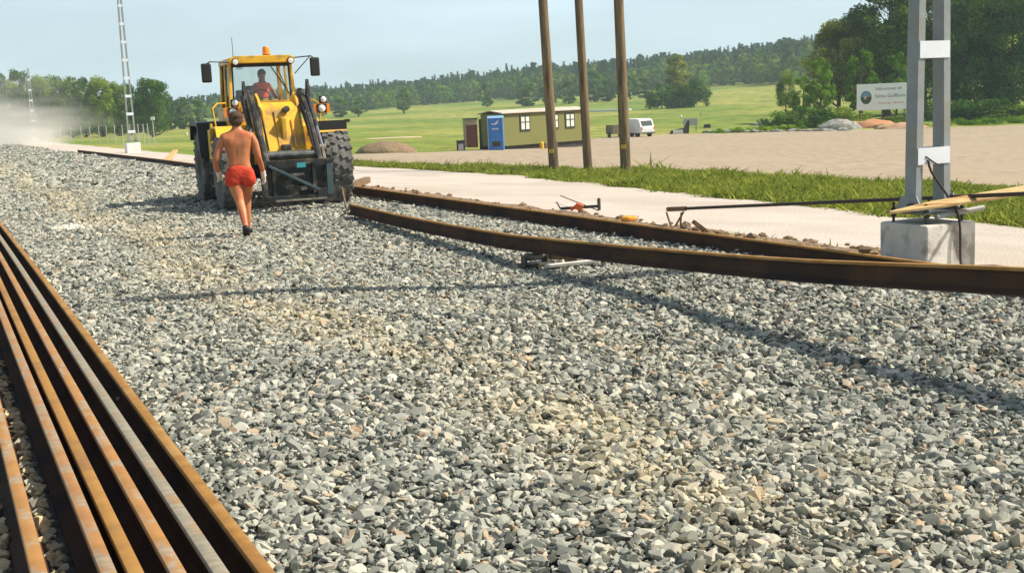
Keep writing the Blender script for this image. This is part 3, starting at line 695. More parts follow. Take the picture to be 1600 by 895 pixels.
m_ = MB(); m_.add([(cxo - .60, CY1 - .04, 2.0), (cxo + .60, CY1 - .04, 2.0), (cxo + .57, CY1 - .09, 2.83), (cxo - .57, CY1 - .09, 2.83)], [(0, 1, 2, 3)]); m_.build('rear_window', M['glass'], cab)
for sx in (-1, 1):
    m_ = MB(); m_.add([(cxo + sx * .645, CY0 + .08, 1.97), (cxo + sx * .63, CY1 - .08, 1.97), (cxo + sx * .605, CY1 - .15, 2.83), (cxo + sx * .615, CY0 + .12, 2.83)], [(0, 1, 2, 3)]); m_.build('side_window', M['glass_dark'] if sx < 0 else M['glass'], cab)
m_ = MB(); m_.box((.02, 2.33, 1.78), (.48, .46, .12)); m_.box((.02, 2.56, 2.10), (.44, .10, .62), (R(-6), 0, 0)); m_.box((.02, 2.33, 1.50), (.3, .3, .42)); m_.build('driver_seat', M['interior'], cab, bevel=.03)
m_ = MB(); m_.box((cxo, CY0 + .22, 1.72), (.5, .18, .5)); m_.tube([(.02, CY0 + .30, 1.85), (.02, CY0 + .45, 2.12)], .03, 8); m_.build('steering_column', M['interior'], cab)
pts = [(.02 + .19 * math.cos(a), CY0 + .47 + .07 * math.sin(a), 2.14 + .17 * math.sin(a)) for a in np.linspace(0, 2 * math.pi, 20)]
MB().tube(pts, .014, 8, cap=False).build('steering_wheel', M['blacktrim'], cab)
m_ = MB(); m_.box((-.40, 1.95, 2.16), (.16, .30, .30)); m_.build('instrument_box', M['interior'], cab, bevel=.02)
m_ = MB(); m_.beam((.12, CY0 - .005, 2.84), (.46, CY0 - .005, 2.30), .02, .02, (0, 1, 0)); m_.beam((.30, CY0 - .012, 2.72), (.50, CY0 - .012, 2.20), .016, .02, (0, 1, 0)); m_.box((.06, CY0 - .02, 2.84), (.16, .08, .09), (0, R(25), 0)); m_.build('wiper', M['blacktrim'], cab)
MB().box((-.44, CY0 + .16, 2.74), (.12, .05, .05)).build('interior_mirror', M['mirror'], cab)
for sx in (-1, 1):
    m_ = MB(); m_.lathe([(.0, -.05), (.062, -.045), (.075, 0), (.05, .06), (0, .07)], 16, 'y', (sx * .56, CY0 - .13, 2.86)); wl = m_.build('work_light', M['blacktrim'], ld, autosmooth=True)
    m_ = MB(); m_.lathe([(.0, -.056), (.056, -.050)], 16, 'y', (sx * .56, CY0 - .13, 2.86)); m_.build('lens', M['white_lens'], wl)
bc = MB().tube([(.16, 1.75, 2.97), (.16, 1.75, 3.01)], .085, 16).build('beacon', M['blacktrim'], ld, autosmooth=True)
MB().lathe([(.0, .17), (.055, .165), (.075, .13), (.08, .0), (0, 0)], 18, 'z', (.16, 1.75, 3.011)).build('lens', M['orange_lens'], bc, autosmooth=True)
MB().tube([(-.50, 1.9, 2.97), (-.50, 1.9, 3.38)], .006, 6).build('antenna', M['blacktrim'], ld)
# mirrors
for sx, mxp, mz in ((-1, -1.14, 2.66), (1, 1.06, 2.72)):
    ma = MB(); ma.tube([(sx * .64, CY0 + .02, mz + .20), (mxp - sx * .08, CY0 - .14, mz + .22), (mxp, CY0 - .12, mz + .17)], .012, 8)
    if sx > 0: ma.tube([(sx * .66, CY0 + .02, mz - .12), (mxp - .10, CY0 - .13, mz + .21)], .010, 8)
    mo = ma.build('mirror', M['blacktrim'], ld, autosmooth=True)
    m_ = MB(); m_.box((mxp, CY0 - .11, mz), (.20, .07, .38)); m_.build('mirror_housing', M['blacktrim'], mo, bevel=.03)
    m_ = MB(); m_.box((mxp, CY0 - .071, mz), (.17, .008, .33)); m_.build('mirror_glass', M['mirror'], mo)
# headlights on brackets
for sx, hx in ((-1, -.86), (1, .87)):
    hb = MB(); hy, hz = .10, 1.86
    hb.tube([(sx * .40, .25, 1.95), (hx - sx * .12, hy + .06, hz - .05), (hx - sx * .12, hy, hz)], .02, 8); hb.box((hx, hy + .02, hz), (.32, .12, .18))
    h = hb.build('headlight', M['orange_lens'], ld, bevel=.02)
    MB().box((hx, hy - .045, hz), (.20, .02, .175)).build('surround', M['blacktrim'], h, bevel=.01)
    MB().lathe([(0, -.012), (.066, -.006), (.075, .006)], 18, 'y', (hx, hy - .056, hz)).build('lens', M['white_lens'], h, smooth=True)
    m_ = MB(); m_.box((hx + .05, hy + .04, hz + .17), (.15, .07, .15)); m_.build('upper_lamp', M['blacktrim'], h, bevel=.02)
    MB().lathe([(0, -.01), (.052, -.004), (.06, .006)], 16, 'y', (hx + .055, hy + .002, hz + .175)).build('upper_lens', M['white_lens'], h, smooth=True)
# lift arms
for sx in (-1, 1):
    m_ = MB(); m_.prism([(.42, 2.22), (.24, 2.28), (.06, 2.16), (-.45, 1.78), (-1.05, 1.14), (-1.36, .80), (-1.24, .66), (-.90, .98), (-.30, 1.50), (.25, 1.95), (.46, 2.08)], sx * .50 - .04, sx * .50 + .04)
    arm = m_.build('lift_arm', M['black'], ld, bevel=.012)
    m_ = MB(); m_.beam((sx * .50 - .03, -.35, 1.83), (sx * .50 - .03, -1.22, .90), .03, .035, (1, 0, 0)); m_.build('worn_edge', M['armedge'], arm)
    m_ = MB(); m_.prism([(.30, 2.10), (.16, 2.44), (.04, 2.44), (-.10, 2.08), (-.05, 2.08), (.06, 2.38), (.14, 2.38), (.24, 2.10)], sx * .62 - .02, sx * .62 + .02); m_.build('hose_guard', M['black'], arm)
    cyl = MB().tube([(sx * .63, .24, 2.12), (sx * .63, -.46, 1.50)], .058, 14).build('lift_cylinder', M['black'], ld, autosmooth=True)
    MB().tube([(sx * .63, -.46, 1.53), (sx * .63, -.83, 1.16)], .034, 12).build('piston_rod', M['chrome'], cyl, autosmooth=True)
    m_ = MB(); m_.tube([(sx * .57, -.86, 1.13), (sx * .69, -.86, 1.13)], .06, 12); m_.beam((sx * .63, -.84, 1.15), (sx * .60, -1.22, .78), .05, .09); m_.build('end_link', M['armedge'], cyl)
    m_ = MB(); m_.tube([(sx * .44, -1.28, .74), (sx * .60, -1.28, .74)], .07, 14); m_.build('pivot_pin', M['greysteel'], arm, autosmooth=True)
    m_ = MB()
    for j in range(3): m_.tube(catmull([(sx * (.40 - .03 * j), .35, 2.0), (sx * (.43 - .03 * j), -.1, 1.98 - .03 * j), (sx * .42, -.6, 1.66 - .04 * j), (sx * .42, -1.05, 1.12)], .12), .014, 7)
    m_.build('hydraulic_hose', M['blacktrim'], ld, autosmooth=True)
MB().tube([(-.46, -.98, 1.02), (.46, -.98, 1.02)], .085, 18).build('cross_tube', M['greysteel'], ld, autosmooth=True)
m_ = MB(); m_.tube([(.10, -.12, 1.86), (.10, -.34, 1.88)], .06, 12); m_.build('hose_coupling', M['black'], ld, autosmooth=True)
MB().box((-.02, -.62, 1.12), (.16, .22, .18)).build('valve_block', M['black'], ld, bevel=.02)
# tool carrier frame
FY = -1.50; m_ = MB()
m_.box((0, FY, .90), (1.34, .08, .09)); m_.box((0, FY, .24), (1.34, .10, .12)); m_.box((-.63, FY, .57), (.10, .10, .72)); m_.box((.58, FY, .57), (.10, .10, .72)); m_.box((0, FY + .1, .56), (1.15, .03, .58))
m_.box((-.44, FY + .06, .6), (.07, .14, .66)); m_.box((.30, FY + .06, .6), (.07, .14, .66))
m_.prism([(.30, .16), (.86, .12), (.86, .34), (.74, .42), (.34, .40)], FY - .07, FY - .03, 'y'); m_.box((.05, FY - .04, .42), (.5, .06, .08)); m_.tube([(-.3, FY - .04, .66), (.1, FY - .04, .66)], .04, 10)
tcr = m_.build('tool_carrier', M['black'], ld, bevel=.008)
MB().beam((-.54, FY - .065, .86), (.36, FY - .09, .38), .05, .06, (0, 1, 0)).build('brace', mat('blue_grey_steel', (.045, .075, .085), (.07, .10, .11), 6, rough=.5), tcr, bevel=.006)
MB().box((.58, FY - .062, .56), (.11, .02, .56)).build('post_face', bpy.data.materials['blue_grey_steel'], tcr)
MB().box((.06, FY - .052, .845), (.16, .012, .09)).build('label_plate', M['tealplate'], tcr)
m_ = MB(); m_.box((.02, FY - .08, .215), (.95, .02, .035)); m_.build('worn_edge', M['armedge'], tcr)
m_ = MB(); m_.box((.08, FY - .08, .42), (.10, .02, .06)); m_.build('lug', M['armedge'], tcr)
# chain to the rail
tip = DRAG[0] + Vector((0, 0, .15)); lt = Matrix.Rotation(-LZ, 3, 'Z') @ (tip - LC)
st_ = Vector((.80, FY - .05, .36)); m_ = MB(); nlk = 26
for i in range(nlk):
    u_ = (i + .5) / nlk; c = st_.lerp(lt, u_) - Vector((0, 0, .22 * math.sin(math.pi * u_))); 
    c.z = max(c.z, .03)
    u2 = (i + 1.0) / nlk; c2 = st_.lerp(lt, u2) - Vector((0, 0, .22 * math.sin(math.pi * u2))); dd = (c2 - c).normalized(); c2.z = max(c2.z, .03)
    m_.tube([c - dd * .12, c, c + dd * .12], [.014, .022 if i % 2 else .014, .014], 6)
m_.build('tow_chain', M['oldwood'], ld)
m_ = MB()
for a in range(5): m_.tube(catmull([(-.3 + a * .12, -.2, 1.15), (-.25 + a * .12, -.7, .95 - .04 * a), (-.18 + a * .1, -1.2, .75), (-.2 + a * .12, -1.42, .62)], .15), .016, 7)
m_.build('hydraulic_hose', M['blacktrim'], ld, autosmooth=True)

# ================================================================== PEOPLE
def skin(name, joints, edges, root, material, parent=None, sub=2, smooth=True, post=None):
    """one continuous surface grown along a skeleton; joints: name -> (pos, radius or (rx, ry))"""
    names = list(joints); me = bpy.data.meshes.new(name); me.from_pydata([joints[j][0] for j in names], [(names.index(a), names.index(b)) for a, b in edges], [])
    o = bpy.data.objects.new(name, me); COL.objects.link(o)
    sk = o.modifiers.new('skin', 'SKIN'); sk.use_smooth_shade = True
    lay = me.skin_vertices[0].data if me.skin_vertices else None
    if lay is None:
        bm = bmesh.new(); bm.from_mesh(me); bm.verts.layers.skin.verify(); bm.to_mesh(me); bm.free(); lay = me.skin_vertices[0].data
    for i, j in enumerate(names):
        r_ = joints[j][1]; lay[i].radius = r_ if isinstance(r_, tuple) else (r_, r_); lay[i].use_root = (j == root)
    sb = o.modifiers.new('sub', 'SUBSURF'); sb.levels = sub; sb.render_levels = sub
    dg = bpy.context.evaluated_depsgraph_get(); dg.update(); ev = o.evaluated_get(dg); m2 = bpy.data.meshes.new_from_object(ev)
    bpy.data.objects.remove(o); 
    if post: post(m2)
    m2.materials.clear(); m2.materials.append(material); m2.shade_smooth()
    o = bpy.data.objects.new(name, m2); COL.objects.link(o)
    if parent: o.parent = parent
    return o
def hand(j, e, pre, wrist, dir_, side, curl=.6, thumb=1):
    """five fingers on a palm; dir_ along the hand, side across it (towards the thumb)"""
    d, s_ = Vector(dir_).normalized(), Vector(side).normalized(); nrm = d.cross(s_).normalized(); w_ = Vector(wrist)
    j[pre + 'palm'] = (tuple(w_ + d * .055), (.036, .020)); e.append((pre + 'wrist', pre + 'palm'))
    for i, (off, ln) in enumerate(((.026, .070), (.009, .080), (-.009, .074), (-.026, .058))):
        b = w_ + d * .085 + s_ * off; a1 = b + (d * .8 + nrm * -curl * .4).normalized() * ln * .5; a2 = a1 + (d * (1 - curl) + nrm * -curl).normalized() * ln * .5
        for q, v, r_ in (('a', b, .0095), ('b', a1, .0088), ('c', a2, .0075)): j[f'{pre}f{i}{q}'] = (tuple(v), r_)
        e += [(pre + 'palm', f'{pre}f{i}a'), (f'{pre}f{i}a', f'{pre}f{i}b'), (f'{pre}f{i}b', f'{pre}f{i}c')]
    t1 = w_ + d * .045 + s_ * .040; t2 = t1 + (d * .7 + s_ * .6).normalized() * .035; t3 = t2 + (d * .9 + s_ * .1 - nrm * .4).normalized() * .028
    j[pre + 't1'] = (tuple(t1), .012); j[pre + 't2'] = (tuple(t2), .010); j[pre + 't3'] = (tuple(t3), .008)
    e += [(pre + 'palm', pre + 't1'), (pre + 't1', pre + 't2'), (pre + 't2', pre + 't3')]
# --- worker walking away from the camera (local +y is where he goes)
foot = G(384, 371, 0)
man = empty('person', (foot.x - .06, foot.y + .22, 0), R(10), 'bare-backed man in red shorts walking towards the loader', 'person')
J = {'pelvis': ((0, 0, .93), (.155, .105)), 'waist': ((0, .005, 1.06), (.138, .098)), 'rib': ((.0, .015, 1.20), (.160, .105)), 'chest': ((0, .02, 1.33), (.192, .112)), 'upper': ((0, .03, 1.43), (.148, .088)),
     'neck': ((0, .045, 1.515), (.058, .058)), 'skull0': ((0, .068, 1.59), (.062, .072)), 'skull1': ((0, .080, 1.665), (.076, .092)), 'skull2': ((0, .082, 1.735), (.060, .074)),
     'shL': ((-.165, .03, 1.425), (.062, .058)), 'shR': ((.165, .03, 1.425), (.062, .058)), 'armL': ((-.205, .02, 1.34), .054), 'armR': ((.205, .025, 1.34), .054),
     'elL': ((-.275, -.03, 1.115), .040), 'elR': ((.245, .0, 1.10), .040), 'faL': ((-.285, .03, 1.02), .037), 'faR': ((.262, .05, 1.01), .037),
     'Lwrist': ((-.262, .13, .905), .026), 'Rwrist': ((.285, .11, .87), .026),
     'hipL': ((-.085, .0, .86), (.092, .095)), 'hipR': ((.085, .01, .86), (.092, .095)), 'thL': ((-.070, -.01, .72), .090), 'thR': ((.080, .08, .73), .082),
     'knL': ((-.025, -.06, .50), .058), 'knR': ((.052, .20, .51), .056), 'caL': ((.0, -.16, .37), .058), 'caR': ((.045, .19, .37), .055), 'anL': ((.030, -.29, .17), .036), 'anR': ((.045, .19, .10), .034),
     'heL': ((.034, -.32, .145), .038), 'baL': ((.034, -.265, .040), (.042, .032)), 'heR': ((.045, .17, .055), .036), 'baR': ((.05, .31, .035), (.040, .028))}
Ed = [('pelvis', 'waist'), ('waist', 'rib'), ('rib', 'chest'), ('chest', 'upper'), ('upper', 'neck'), ('neck', 'skull0'), ('skull0', 'skull1'), ('skull1', 'skull2'), ('upper', 'shL'), ('upper', 'shR'), ('shL', 'armL'), ('shR', 'armR'), ('armL', 'elL'), ('armR', 'elR'),
      ('elL', 'faL'), ('elR', 'faR'), ('faL', 'Lwrist'), ('faR', 'Rwrist'), ('pelvis', 'hipL'), ('pelvis', 'hipR'), ('hipL', 'thL'), ('hipR', 'thR'), ('thL', 'knL'), ('thR', 'knR'), ('knL', 'caL'), ('knR', 'caR'), ('caL', 'anL'), ('caR', 'anR'), ('anL', 'heL'), ('heL', 'baL'), ('anR', 'heR'), ('heR', 'baR')]
hand(J, Ed, 'L', J['Lwrist'][0], (.10, .45, -.85), (.6, .6, .2), .7); hand(J, Ed, 'R', J['Rwrist'][0], (.05, .2, -.95), (-.3, .9, .1), .45)
def spine(me_):
    for v in me_.vertices:   # groove of the spine and shoulder blades
        x, y, z = v.co
        if y < .0 and 1.0 < z < 1.45 and abs(x) < .15:
            v.co.y += .026 * math.exp(-(x / .020) ** 2); v.co.y -= .016 * math.exp(-((abs(x) - .085) / .035) ** 2 - ((z - 1.34) / .06) ** 2)
skin('body', J, Ed, 'pelvis', M['skin'], man, post=spine)
for sx in (-1, 1): MB().blob((sx * .084, .085, 1.66), (.014, .022, .032), 5, .05).build('ear', M['skin'], man, smooth=True)
MB().blob((0, .185, 1.655), (.016, .022, .026), 6, .05).build('nose', M['skin'], man, smooth=True)

S_ = {'w': ((0, .002, 1.045), (.150, .112)), 'p': ((0, -.002, .95), (.170, .122)), 'hl': ((-.088, -.004, .85), (.112, .112)), 'hr': ((.088, .008, .85), (.112, .112)), 'bl': ((-.098, -.010, .690), (.130, .122)), 'br': ((.098, .065, .695), (.128, .120))}
skin('shorts', S_, [('w', 'p'), ('p', 'hl'), ('p', 'hr'), ('hl', 'bl'), ('hr', 'br')], 'p', M['shorts'], man)
# hair: a cap of hair over crown, sides and nape
m_ = MB(); m_.blob((0, .060, 1.695), (.094, .108, .090), 11, .07, 3); m_.blob((0, .025, 1.640), (.082, .065, .078), 12, .07, 3); m_.build('hair', M['hair'], man, smooth=True)
for nm, J2 in (('glove', {'a': ('L', .031)}), ('glove', {'a': ('R', .031)})):
    pre = J2['a'][0]; j2 = {}; e2 = []
    wr = Vector(J[pre + 'wrist'][0]); el = Vector(J['fa' + pre][0]); j2[pre + 'cuff'] = (tuple(wr + (el - wr).normalized() * .05), .041); j2[pre + 'wrist'] = (tuple(wr), .034)
    e2.append((pre + 'cuff', pre + 'wrist')); hand(j2, e2, pre, wr, (.10, .45, -.85) if pre == 'L' else (.05, .2, -.95), (.6, .6, .2) if pre == 'L' else (-.3, .9, .1), .7 if pre == 'L' else .45)
    for q in list(j2):
        r_ = j2[q][1]
        if q[1] in 'ftp': j2[q] = (j2[q][0], (r_[0] + .008, r_[1] + .008) if isinstance(r_, tuple) else r_ + .006)
    skin('glove', j2, e2, pre + 'wrist', M['glove'], man)
for sfx in 'LR':
    he, ba, an = (Vector(J[q + sfx][0]) for q in ('he', 'ba', 'an')); d = (ba - he).normalized(); upv = (an - he).normalized()
    S_ = {'an': (tuple(an + Vector((0, 0, .015))), .046), 'he': (tuple(he + d * .005), (.046, .046)), 'mi': (tuple((he + ba) / 2 + upv * .008), (.048, .044)), 'ba': (tuple(ba), (.050, .036)), 'to': (tuple(ba + (Vector((0, .07, -.004)))), (.040, .026))}
    skin('shoe', S_, [('an', 'he'), ('he', 'mi'), ('mi', 'ba'), ('ba', 'to')], 'mi', M['shoe'], man)
man.scale = (1.2, 1.1, 1.045)
# --- driver sitting in the cab, seen through the windscreen; local -y is forward in the loader's frame
dr = empty('person', (0, 0, 0), 0, 'driver in an orange-red vest sitting in the loader cab', 'person')
dr.matrix_world = Matrix.Translation(LC) @ Matrix.Rotation(LZ, 4, 'Z') @ Matrix.Translation((.10, 2.22, 1.88))
J = {'pelvis': ((0, 0, .09), (.15, .11)), 'waist': ((0, .02, .22), (.135, .10)), 'chest': ((0, .0, .42), (.165, .11)), 'upper': ((0, -.01, .52), (.13, .09)), 'neck': ((0, -.02, .60), .055), 's0': ((.005, -.045, .665), (.06, .072)), 's1': ((.01, -.04, .745), (.075, .092)), 's2': ((.01, -.035, .815), (.06, .075)),
     'shL': ((-.17, 0, .50), .058), 'shR': ((.17, 0, .50), .058), 'aL': ((-.21, -.01, .40), .05), 'aR': ((.21, -.03, .41), .05), 'eL': ((-.25, -.10, .22), .04), 'eR': ((.25, -.20, .26), .04), 'fL': ((-.20, -.20, .20), .036), 'fR': ((.22, -.32, .30), .036), 'Lwrist': ((-.14, -.33, .26), .026), 'Rwrist': ((.16, -.46, .36), .026),
     'hL': ((-.09, -.08, .07), .085), 'hR': ((.09, -.08, .07), .085), 'kL': ((-.12, -.42, .10), .06), 'kR': ((.12, -.42, .10), .06), 'nL': ((-.12, -.50, -.33), .04), 'nR': ((.12, -.50, -.33), .04), 'bL': ((-.12, -.62, -.38), .035), 'bR': ((.12, -.62, -.38), .035)}
Ed = [('pelvis', 'waist'), ('waist', 'chest'), ('chest', 'upper'), ('upper', 'neck'), ('neck', 's0'), ('s0', 's1'), ('s1', 's2'), ('upper', 'shL'), ('upper', 'shR'), ('shL', 'aL'), ('shR', 'aR'), ('aL', 'eL'), ('aR', 'eR'), ('eL', 'fL'), ('eR', 'fR'), ('fL', 'Lwrist'), ('fR', 'Rwrist'), ('pelvis', 'hL'), ('pelvis', 'hR'), ('hL', 'kL'), ('hR', 'kR'), ('kL', 'nL'), ('kR', 'nR'), ('nL', 'bL'), ('nR', 'bR')]
hand(J, Ed, 'L', J['Lwrist'][0], (.4, -.9, .1), (.8, .3, .4), .8); hand(J, Ed, 'R', J['Rwrist'][0], (-.4, -.9, .1), (-.8, .3, .4), .8)
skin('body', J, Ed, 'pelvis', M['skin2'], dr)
V_ = {'w': ((0, .02, .14), (.158, .122)), 'm': ((0, .015, .28), (.152, .116)), 'c': ((0, .0, .42), (.178, .124)), 'u': ((0, -.005, .50), (.135, .098)), 'l': ((-.10, -.005, .545), (.04, .06)), 'r': ((.10, -.005, .545), (.04, .06))}
MB().lathe([(.166, .19), (.166, .25)], 20, 'z', (0, .015, 0)).build('vest_band', M['yellowband'], dr, smooth=True).scale = (1, .80, 1)
skin('vest', V_, [('w', 'm'), ('m', 'c'), ('c', 'u'), ('u', 'l'), ('u', 'r')], 'c', M['vest'], dr)
T_ = {'p': ((0, .0, .08), (.165, .125)), 'hL': ((-.09, -.08, .075), .098), 'hR': ((.09, -.08, .075), .098), 'kL': ((-.12, -.42, .10), .075), 'kR': ((.12, -.42, .10), .075), 'nL': ((-.12, -.50, -.30), .055), 'nR': ((.12, -.50, -.30), .055)}
skin('trousers', T_, [('p', 'hL'), ('p', 'hR'), ('hL', 'kL'), ('hR', 'kR'), ('kL', 'nL'), ('kR', 'nR')], 'p', M['interior'], dr)
m_ = MB(); m_.blob((.01, -.018, .775), (.088, .098, .088), 21, .05, 3); m_.blob((.01, .02, .72), (.078, .06, .07), 22, .05, 3); m_.build('hair', M['greyhair'], dr, smooth=True)
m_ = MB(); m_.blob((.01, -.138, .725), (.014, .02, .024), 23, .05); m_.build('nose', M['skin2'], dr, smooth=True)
m_ = MB()
for sx in (-1, 1): m_.blob((.01 + sx * .030, -.125, .75), (.012, .008, .008), 24, .0)
m_.build('eyes', M['blacktrim'], dr, smooth=True)
MB().box((.01, -.118, .685), (.045, .012, .008)).build('mouth', M['rim'], dr)

# ================================================================== CABINS, VAN, SMALL THINGS
def at_px(px, py): q = G(px, py); return q, q.y / FPX
def facing(q): return -math.atan2(q.x, q.y)        # local -y towards the camera
def cabinet(name, px0, px1, ytop, ybot, depth, wall, label, cat, rz=0, side=None):
    q, k_ = at_px((px0 + px1) / 2, ybot); wd = (px1 - px0) * k_; h = (ybot - ytop) * k_
    e_ = empty(name, q, facing(q) + rz, label, cat); MB().box((0, depth / 2, h / 2), (wd, depth, h)).build('wall', wall, e_, bevel=.03)
    return e_, wd, h, k_
# long site barrack
q, k_ = at_px(858, 231); q2 = G(787, 235); q3 = Vector((pxd(926, G(787, 235).y * 1.065), G(787, 235).y * 1.065, 0))
L0, L1 = q2, q3; ax = (L1 - L0); ax.z = 0; ln = ax.length; rz = math.atan2(ax.y, ax.x)
hb = 2.15
br = empty('site_barrack', L0, rz, 'long olive green barrack with pale sheet roof', 'barrack')
base0 = .25
MB().box((ln / 2, 1.1, base0 + hb / 2), (ln, 2.2, hb)).build('wall', M['green_wall'], br, bevel=.02)
m_ = MB(); m_.prism([(-.16, hb + base0 - .02), (1.1, hb + base0 + .16), (2.36, hb + base0 - .02), (2.36, hb + base0 + .04), (1.1, hb + base0 + .22), (-.16, hb + base0 + .04)], -.15, ln + .2); m_.build('roof', M['roofing'], br)
m_ = MB(); m_.box((ln * .5, -.10, hb + base0 - .02), (ln + .2, .05, .10)); m_.build('eaves_board', M['darktrim'], br)
m_ = MB(); m_.box((ln * .5, 1.1, .05), (ln - .3, 1.9, .40)); m_.build('skid_frame', M['darktrim'], br)
for u_ in (.255, .595, .795):
    wn = MB().box((ln * u_, -.02, base0 + hb * .67), (.92, .05, 1.05)).build('window', M['darktrim'], br)
    for j, (dx, dw) in enumerate(((-.21, .30), (.21, .30))):
        MB().box((ln * u_ + dx, -.052, base0 + hb * .67), (dw, .014, .82)).build('pane', M['curtain'] if j == 0 else M['curtain'], wn)
    MB().box((ln * u_, -.06, base0 + hb * .70), (.86, .02, .06)).build('glazing_bar', M['darktrim'], wn)
for u_ in (.33, .50, .52, .97):
    pass
for u_, wd, mm, lab in ((.44, .28, 'yellowband', 'small yellow can on the ground in front of the green barrack'), (.505, .36, 'tan', 'pale canister on the ground in front of the green barrack')):
    p = L0 + ax.normalized() * ln * u_ + Vector((0, -.9, 0)); p.z = T(p.x, p.y) + .05
    c_ = MB().lathe([(0, .5), (.05, .5), (.06, .44), (wd / 2, .38), (wd / 2, .02), (0, 0)], 16).build('canister', M[mm], autosmooth=True); c_.location = p; tag(c_, lab, 'canister')
# blue cabin
e_, wd, h, k_ = cabinet('blue_cabin', 764, 787, 185, 236, 1.2, M['blue'], 'narrow bright blue portable toilet cabin at the barrack end', 'toilet cabin', R(-4))
MB().box((0, -.012, h * .52), (wd * .80, .02, h * .93)).build('door', M['blue'], e_, bevel=.01)
m_ = MB()
for x in (-.5, .5): m_.box((wd * x, -.02, h / 2), (.06, .06, h))
m_.build('corner_post', M['bluepale'], e_)
MB().prism([(-.05, h - .02), (.6, h + .12), (1.25, h - .02)], -wd / 2 - .03, wd / 2 + .03).build('roof', M['bluepale'], e_)
m_ = MB(); m_.prism([(-.26, h * .83), (-.02, h * .82), (.12, h * .90), (.26, h * .93), (.10, h * .86), (.24, h * .86), (.02, h * .79), (-.24, h * .80)], -.035, -.025, 'y'); m_.build('door_mark', M['white'], e_)
m_ = MB()
for i in range(4): m_.box((-.16 + i * .11, -.03, h * .665), (.07, .012, .09))
m_.build('door_lettering', M['white'], e_)
m_ = MB(); m_.box((.02, -.028, h * .21), (wd * .56, .012, h * .16)); m_.build('lower_vent', M['darktrim'], e_)
# dark cabin between and maroon cabin
e_, wd, h, k_ = cabinet('dark_cabin', 750, 766, 187, 234.5, .9, M['darktrim'], 'dark grey upright cabin squeezed between the blue and maroon ones', 'cabin', R(-2))
MB().box((.05, -.012, h * .5), (wd * .5, .02, h * .86)).build('door', M['maroon'], e_)
MB().box((wd * .35, -.014, h * .5), (wd * .16, .03, h * .96)).build('corner_post', mat('slate_blue', (.07, .12, .16), rough=.6), e_)
e_, wd, h, k_ = cabinet('maroon_cabin', 729, 748, 187, 230.5, 1.4, M['tan'], 'maroon panelled cabin with a tan top strip, farthest from the barrack', 'cabin', R(8))
MB().box((0, -.012, h * .40), (wd * .90, .02, h * .80)).build('door', M['maroon'], e_)
MB().box((0, .8, h + .03), (wd + .1, 1.7, .06)).build('roof', M['darktrim'], e_)
# bin
e_, wd, h, k_ = cabinet('waste_bin', 714, 727, 221, 237, .6, M['darktrim'], 'small dark waste bin left of the maroon cabin', 'bin', 0)
MB().box((0, -.01, h * .45), (wd * .6, .03, h * .6)).build('front_panel', M['greyboard'], e_); MB().box((0, .3, h + .02), (wd + .08, .68, .05)).build('lid', M['darktrim'], e_)

# white van seen from behind, and the small trailer beside it
q, k_ = at_px(992, 214.5); vn = empty('parked_van', q, facing(q) + R(38), 'small white van parked on the grass beyond the gravel lot', 'van')
L_, Wd, Hv = 4.3, 1.65, 1.78
side = [(-2.05, .38), (-2.10, .85), (-1.98, 1.0), (-1.72, 1.62), (-1.5, 1.76), (.6, 1.78), (1.15, 1.60), (1.62, 1.08), (2.12, .92), (2.18, .42)]
m_ = MB(); m_.prism(side, -Wd / 2, Wd / 2); m_.build('body', M['white'], vn, bevel=.07)
vd = M['glass_dark']
wg = mat('tinted_window', (.05, .06, .06), rough=.12, spec=.7)
m_ = MB(); m_.beam((0, -1.955, 1.06), (0, -1.745, 1.56), 1.32, .02, (0, 1, 0)); m_.build('rear_window', wg, vn)
for sx in (-1, 1):
    m_ = MB(); m_.prism([(.35, 1.08), (.35, 1.58), (.72, 1.58), (1.38, 1.08)], sx * (Wd / 2 + .002) - .006, sx * (Wd / 2 + .002) + .006); m_.build('side_window', wg, vn)
    m_ = MB(); m_.box((sx * (Wd / 2 - .10), -2.07, .85), (.14, .06, .26)); m_.build('tail_light', M['redpaint'], vn)
    for y in (-1.35, 1.35):
        wl = empty('wheel', (sx * (Wd / 2 - .10), y, .30), 0, parent=vn); MB().lathe([(.17, -.09), (.29, -.09), (.31, -.05), (.31, .05), (.29, .09), (.17, .09)], 24, 'x').build('tyre', M['blacktrim'], wl, autosmooth=True)
        MB().lathe([(0, sx * .08), (.10, sx * .085), (.18, sx * .07)], 18, 'x').build('rim', M['greysteel'], wl, autosmooth=True)
MB().box((0, -2.13, .42), (1.6, .10, .16)).build('bumper', M['greysteel'], vn, bevel=.03)
MB().box((0, 1.40, 1.34), (1.36, .62, .02), (R(-46), 0, 0)).build('windscreen', wg, vn)
q, k_ = at_px(966, 216); tl = empty('box_trailer', q, facing(q) + R(20), 'small olive grey trailer standing left of the white van', 'trailer')
MB().box((0, .9, .82), (1.15, 1.9, .86)).build('body', mat('olive_grey', (.20, .18, .10), (.14, .13, .08), 3, rough=.8), tl, bevel=.02)
for sx in (-1, 1): MB().lathe([(0, -.08), (.28, -.08), (.30, 0), (.28, .08), (0, .08)], 20, 'x', (sx * .58, .9, .30)).build('wheel', M['blacktrim'], tl, autosmooth=True)
MB().beam((0, 1.8, .42), (0, 2.9, .42), .07, .07).build('drawbar', M['black'], tl)
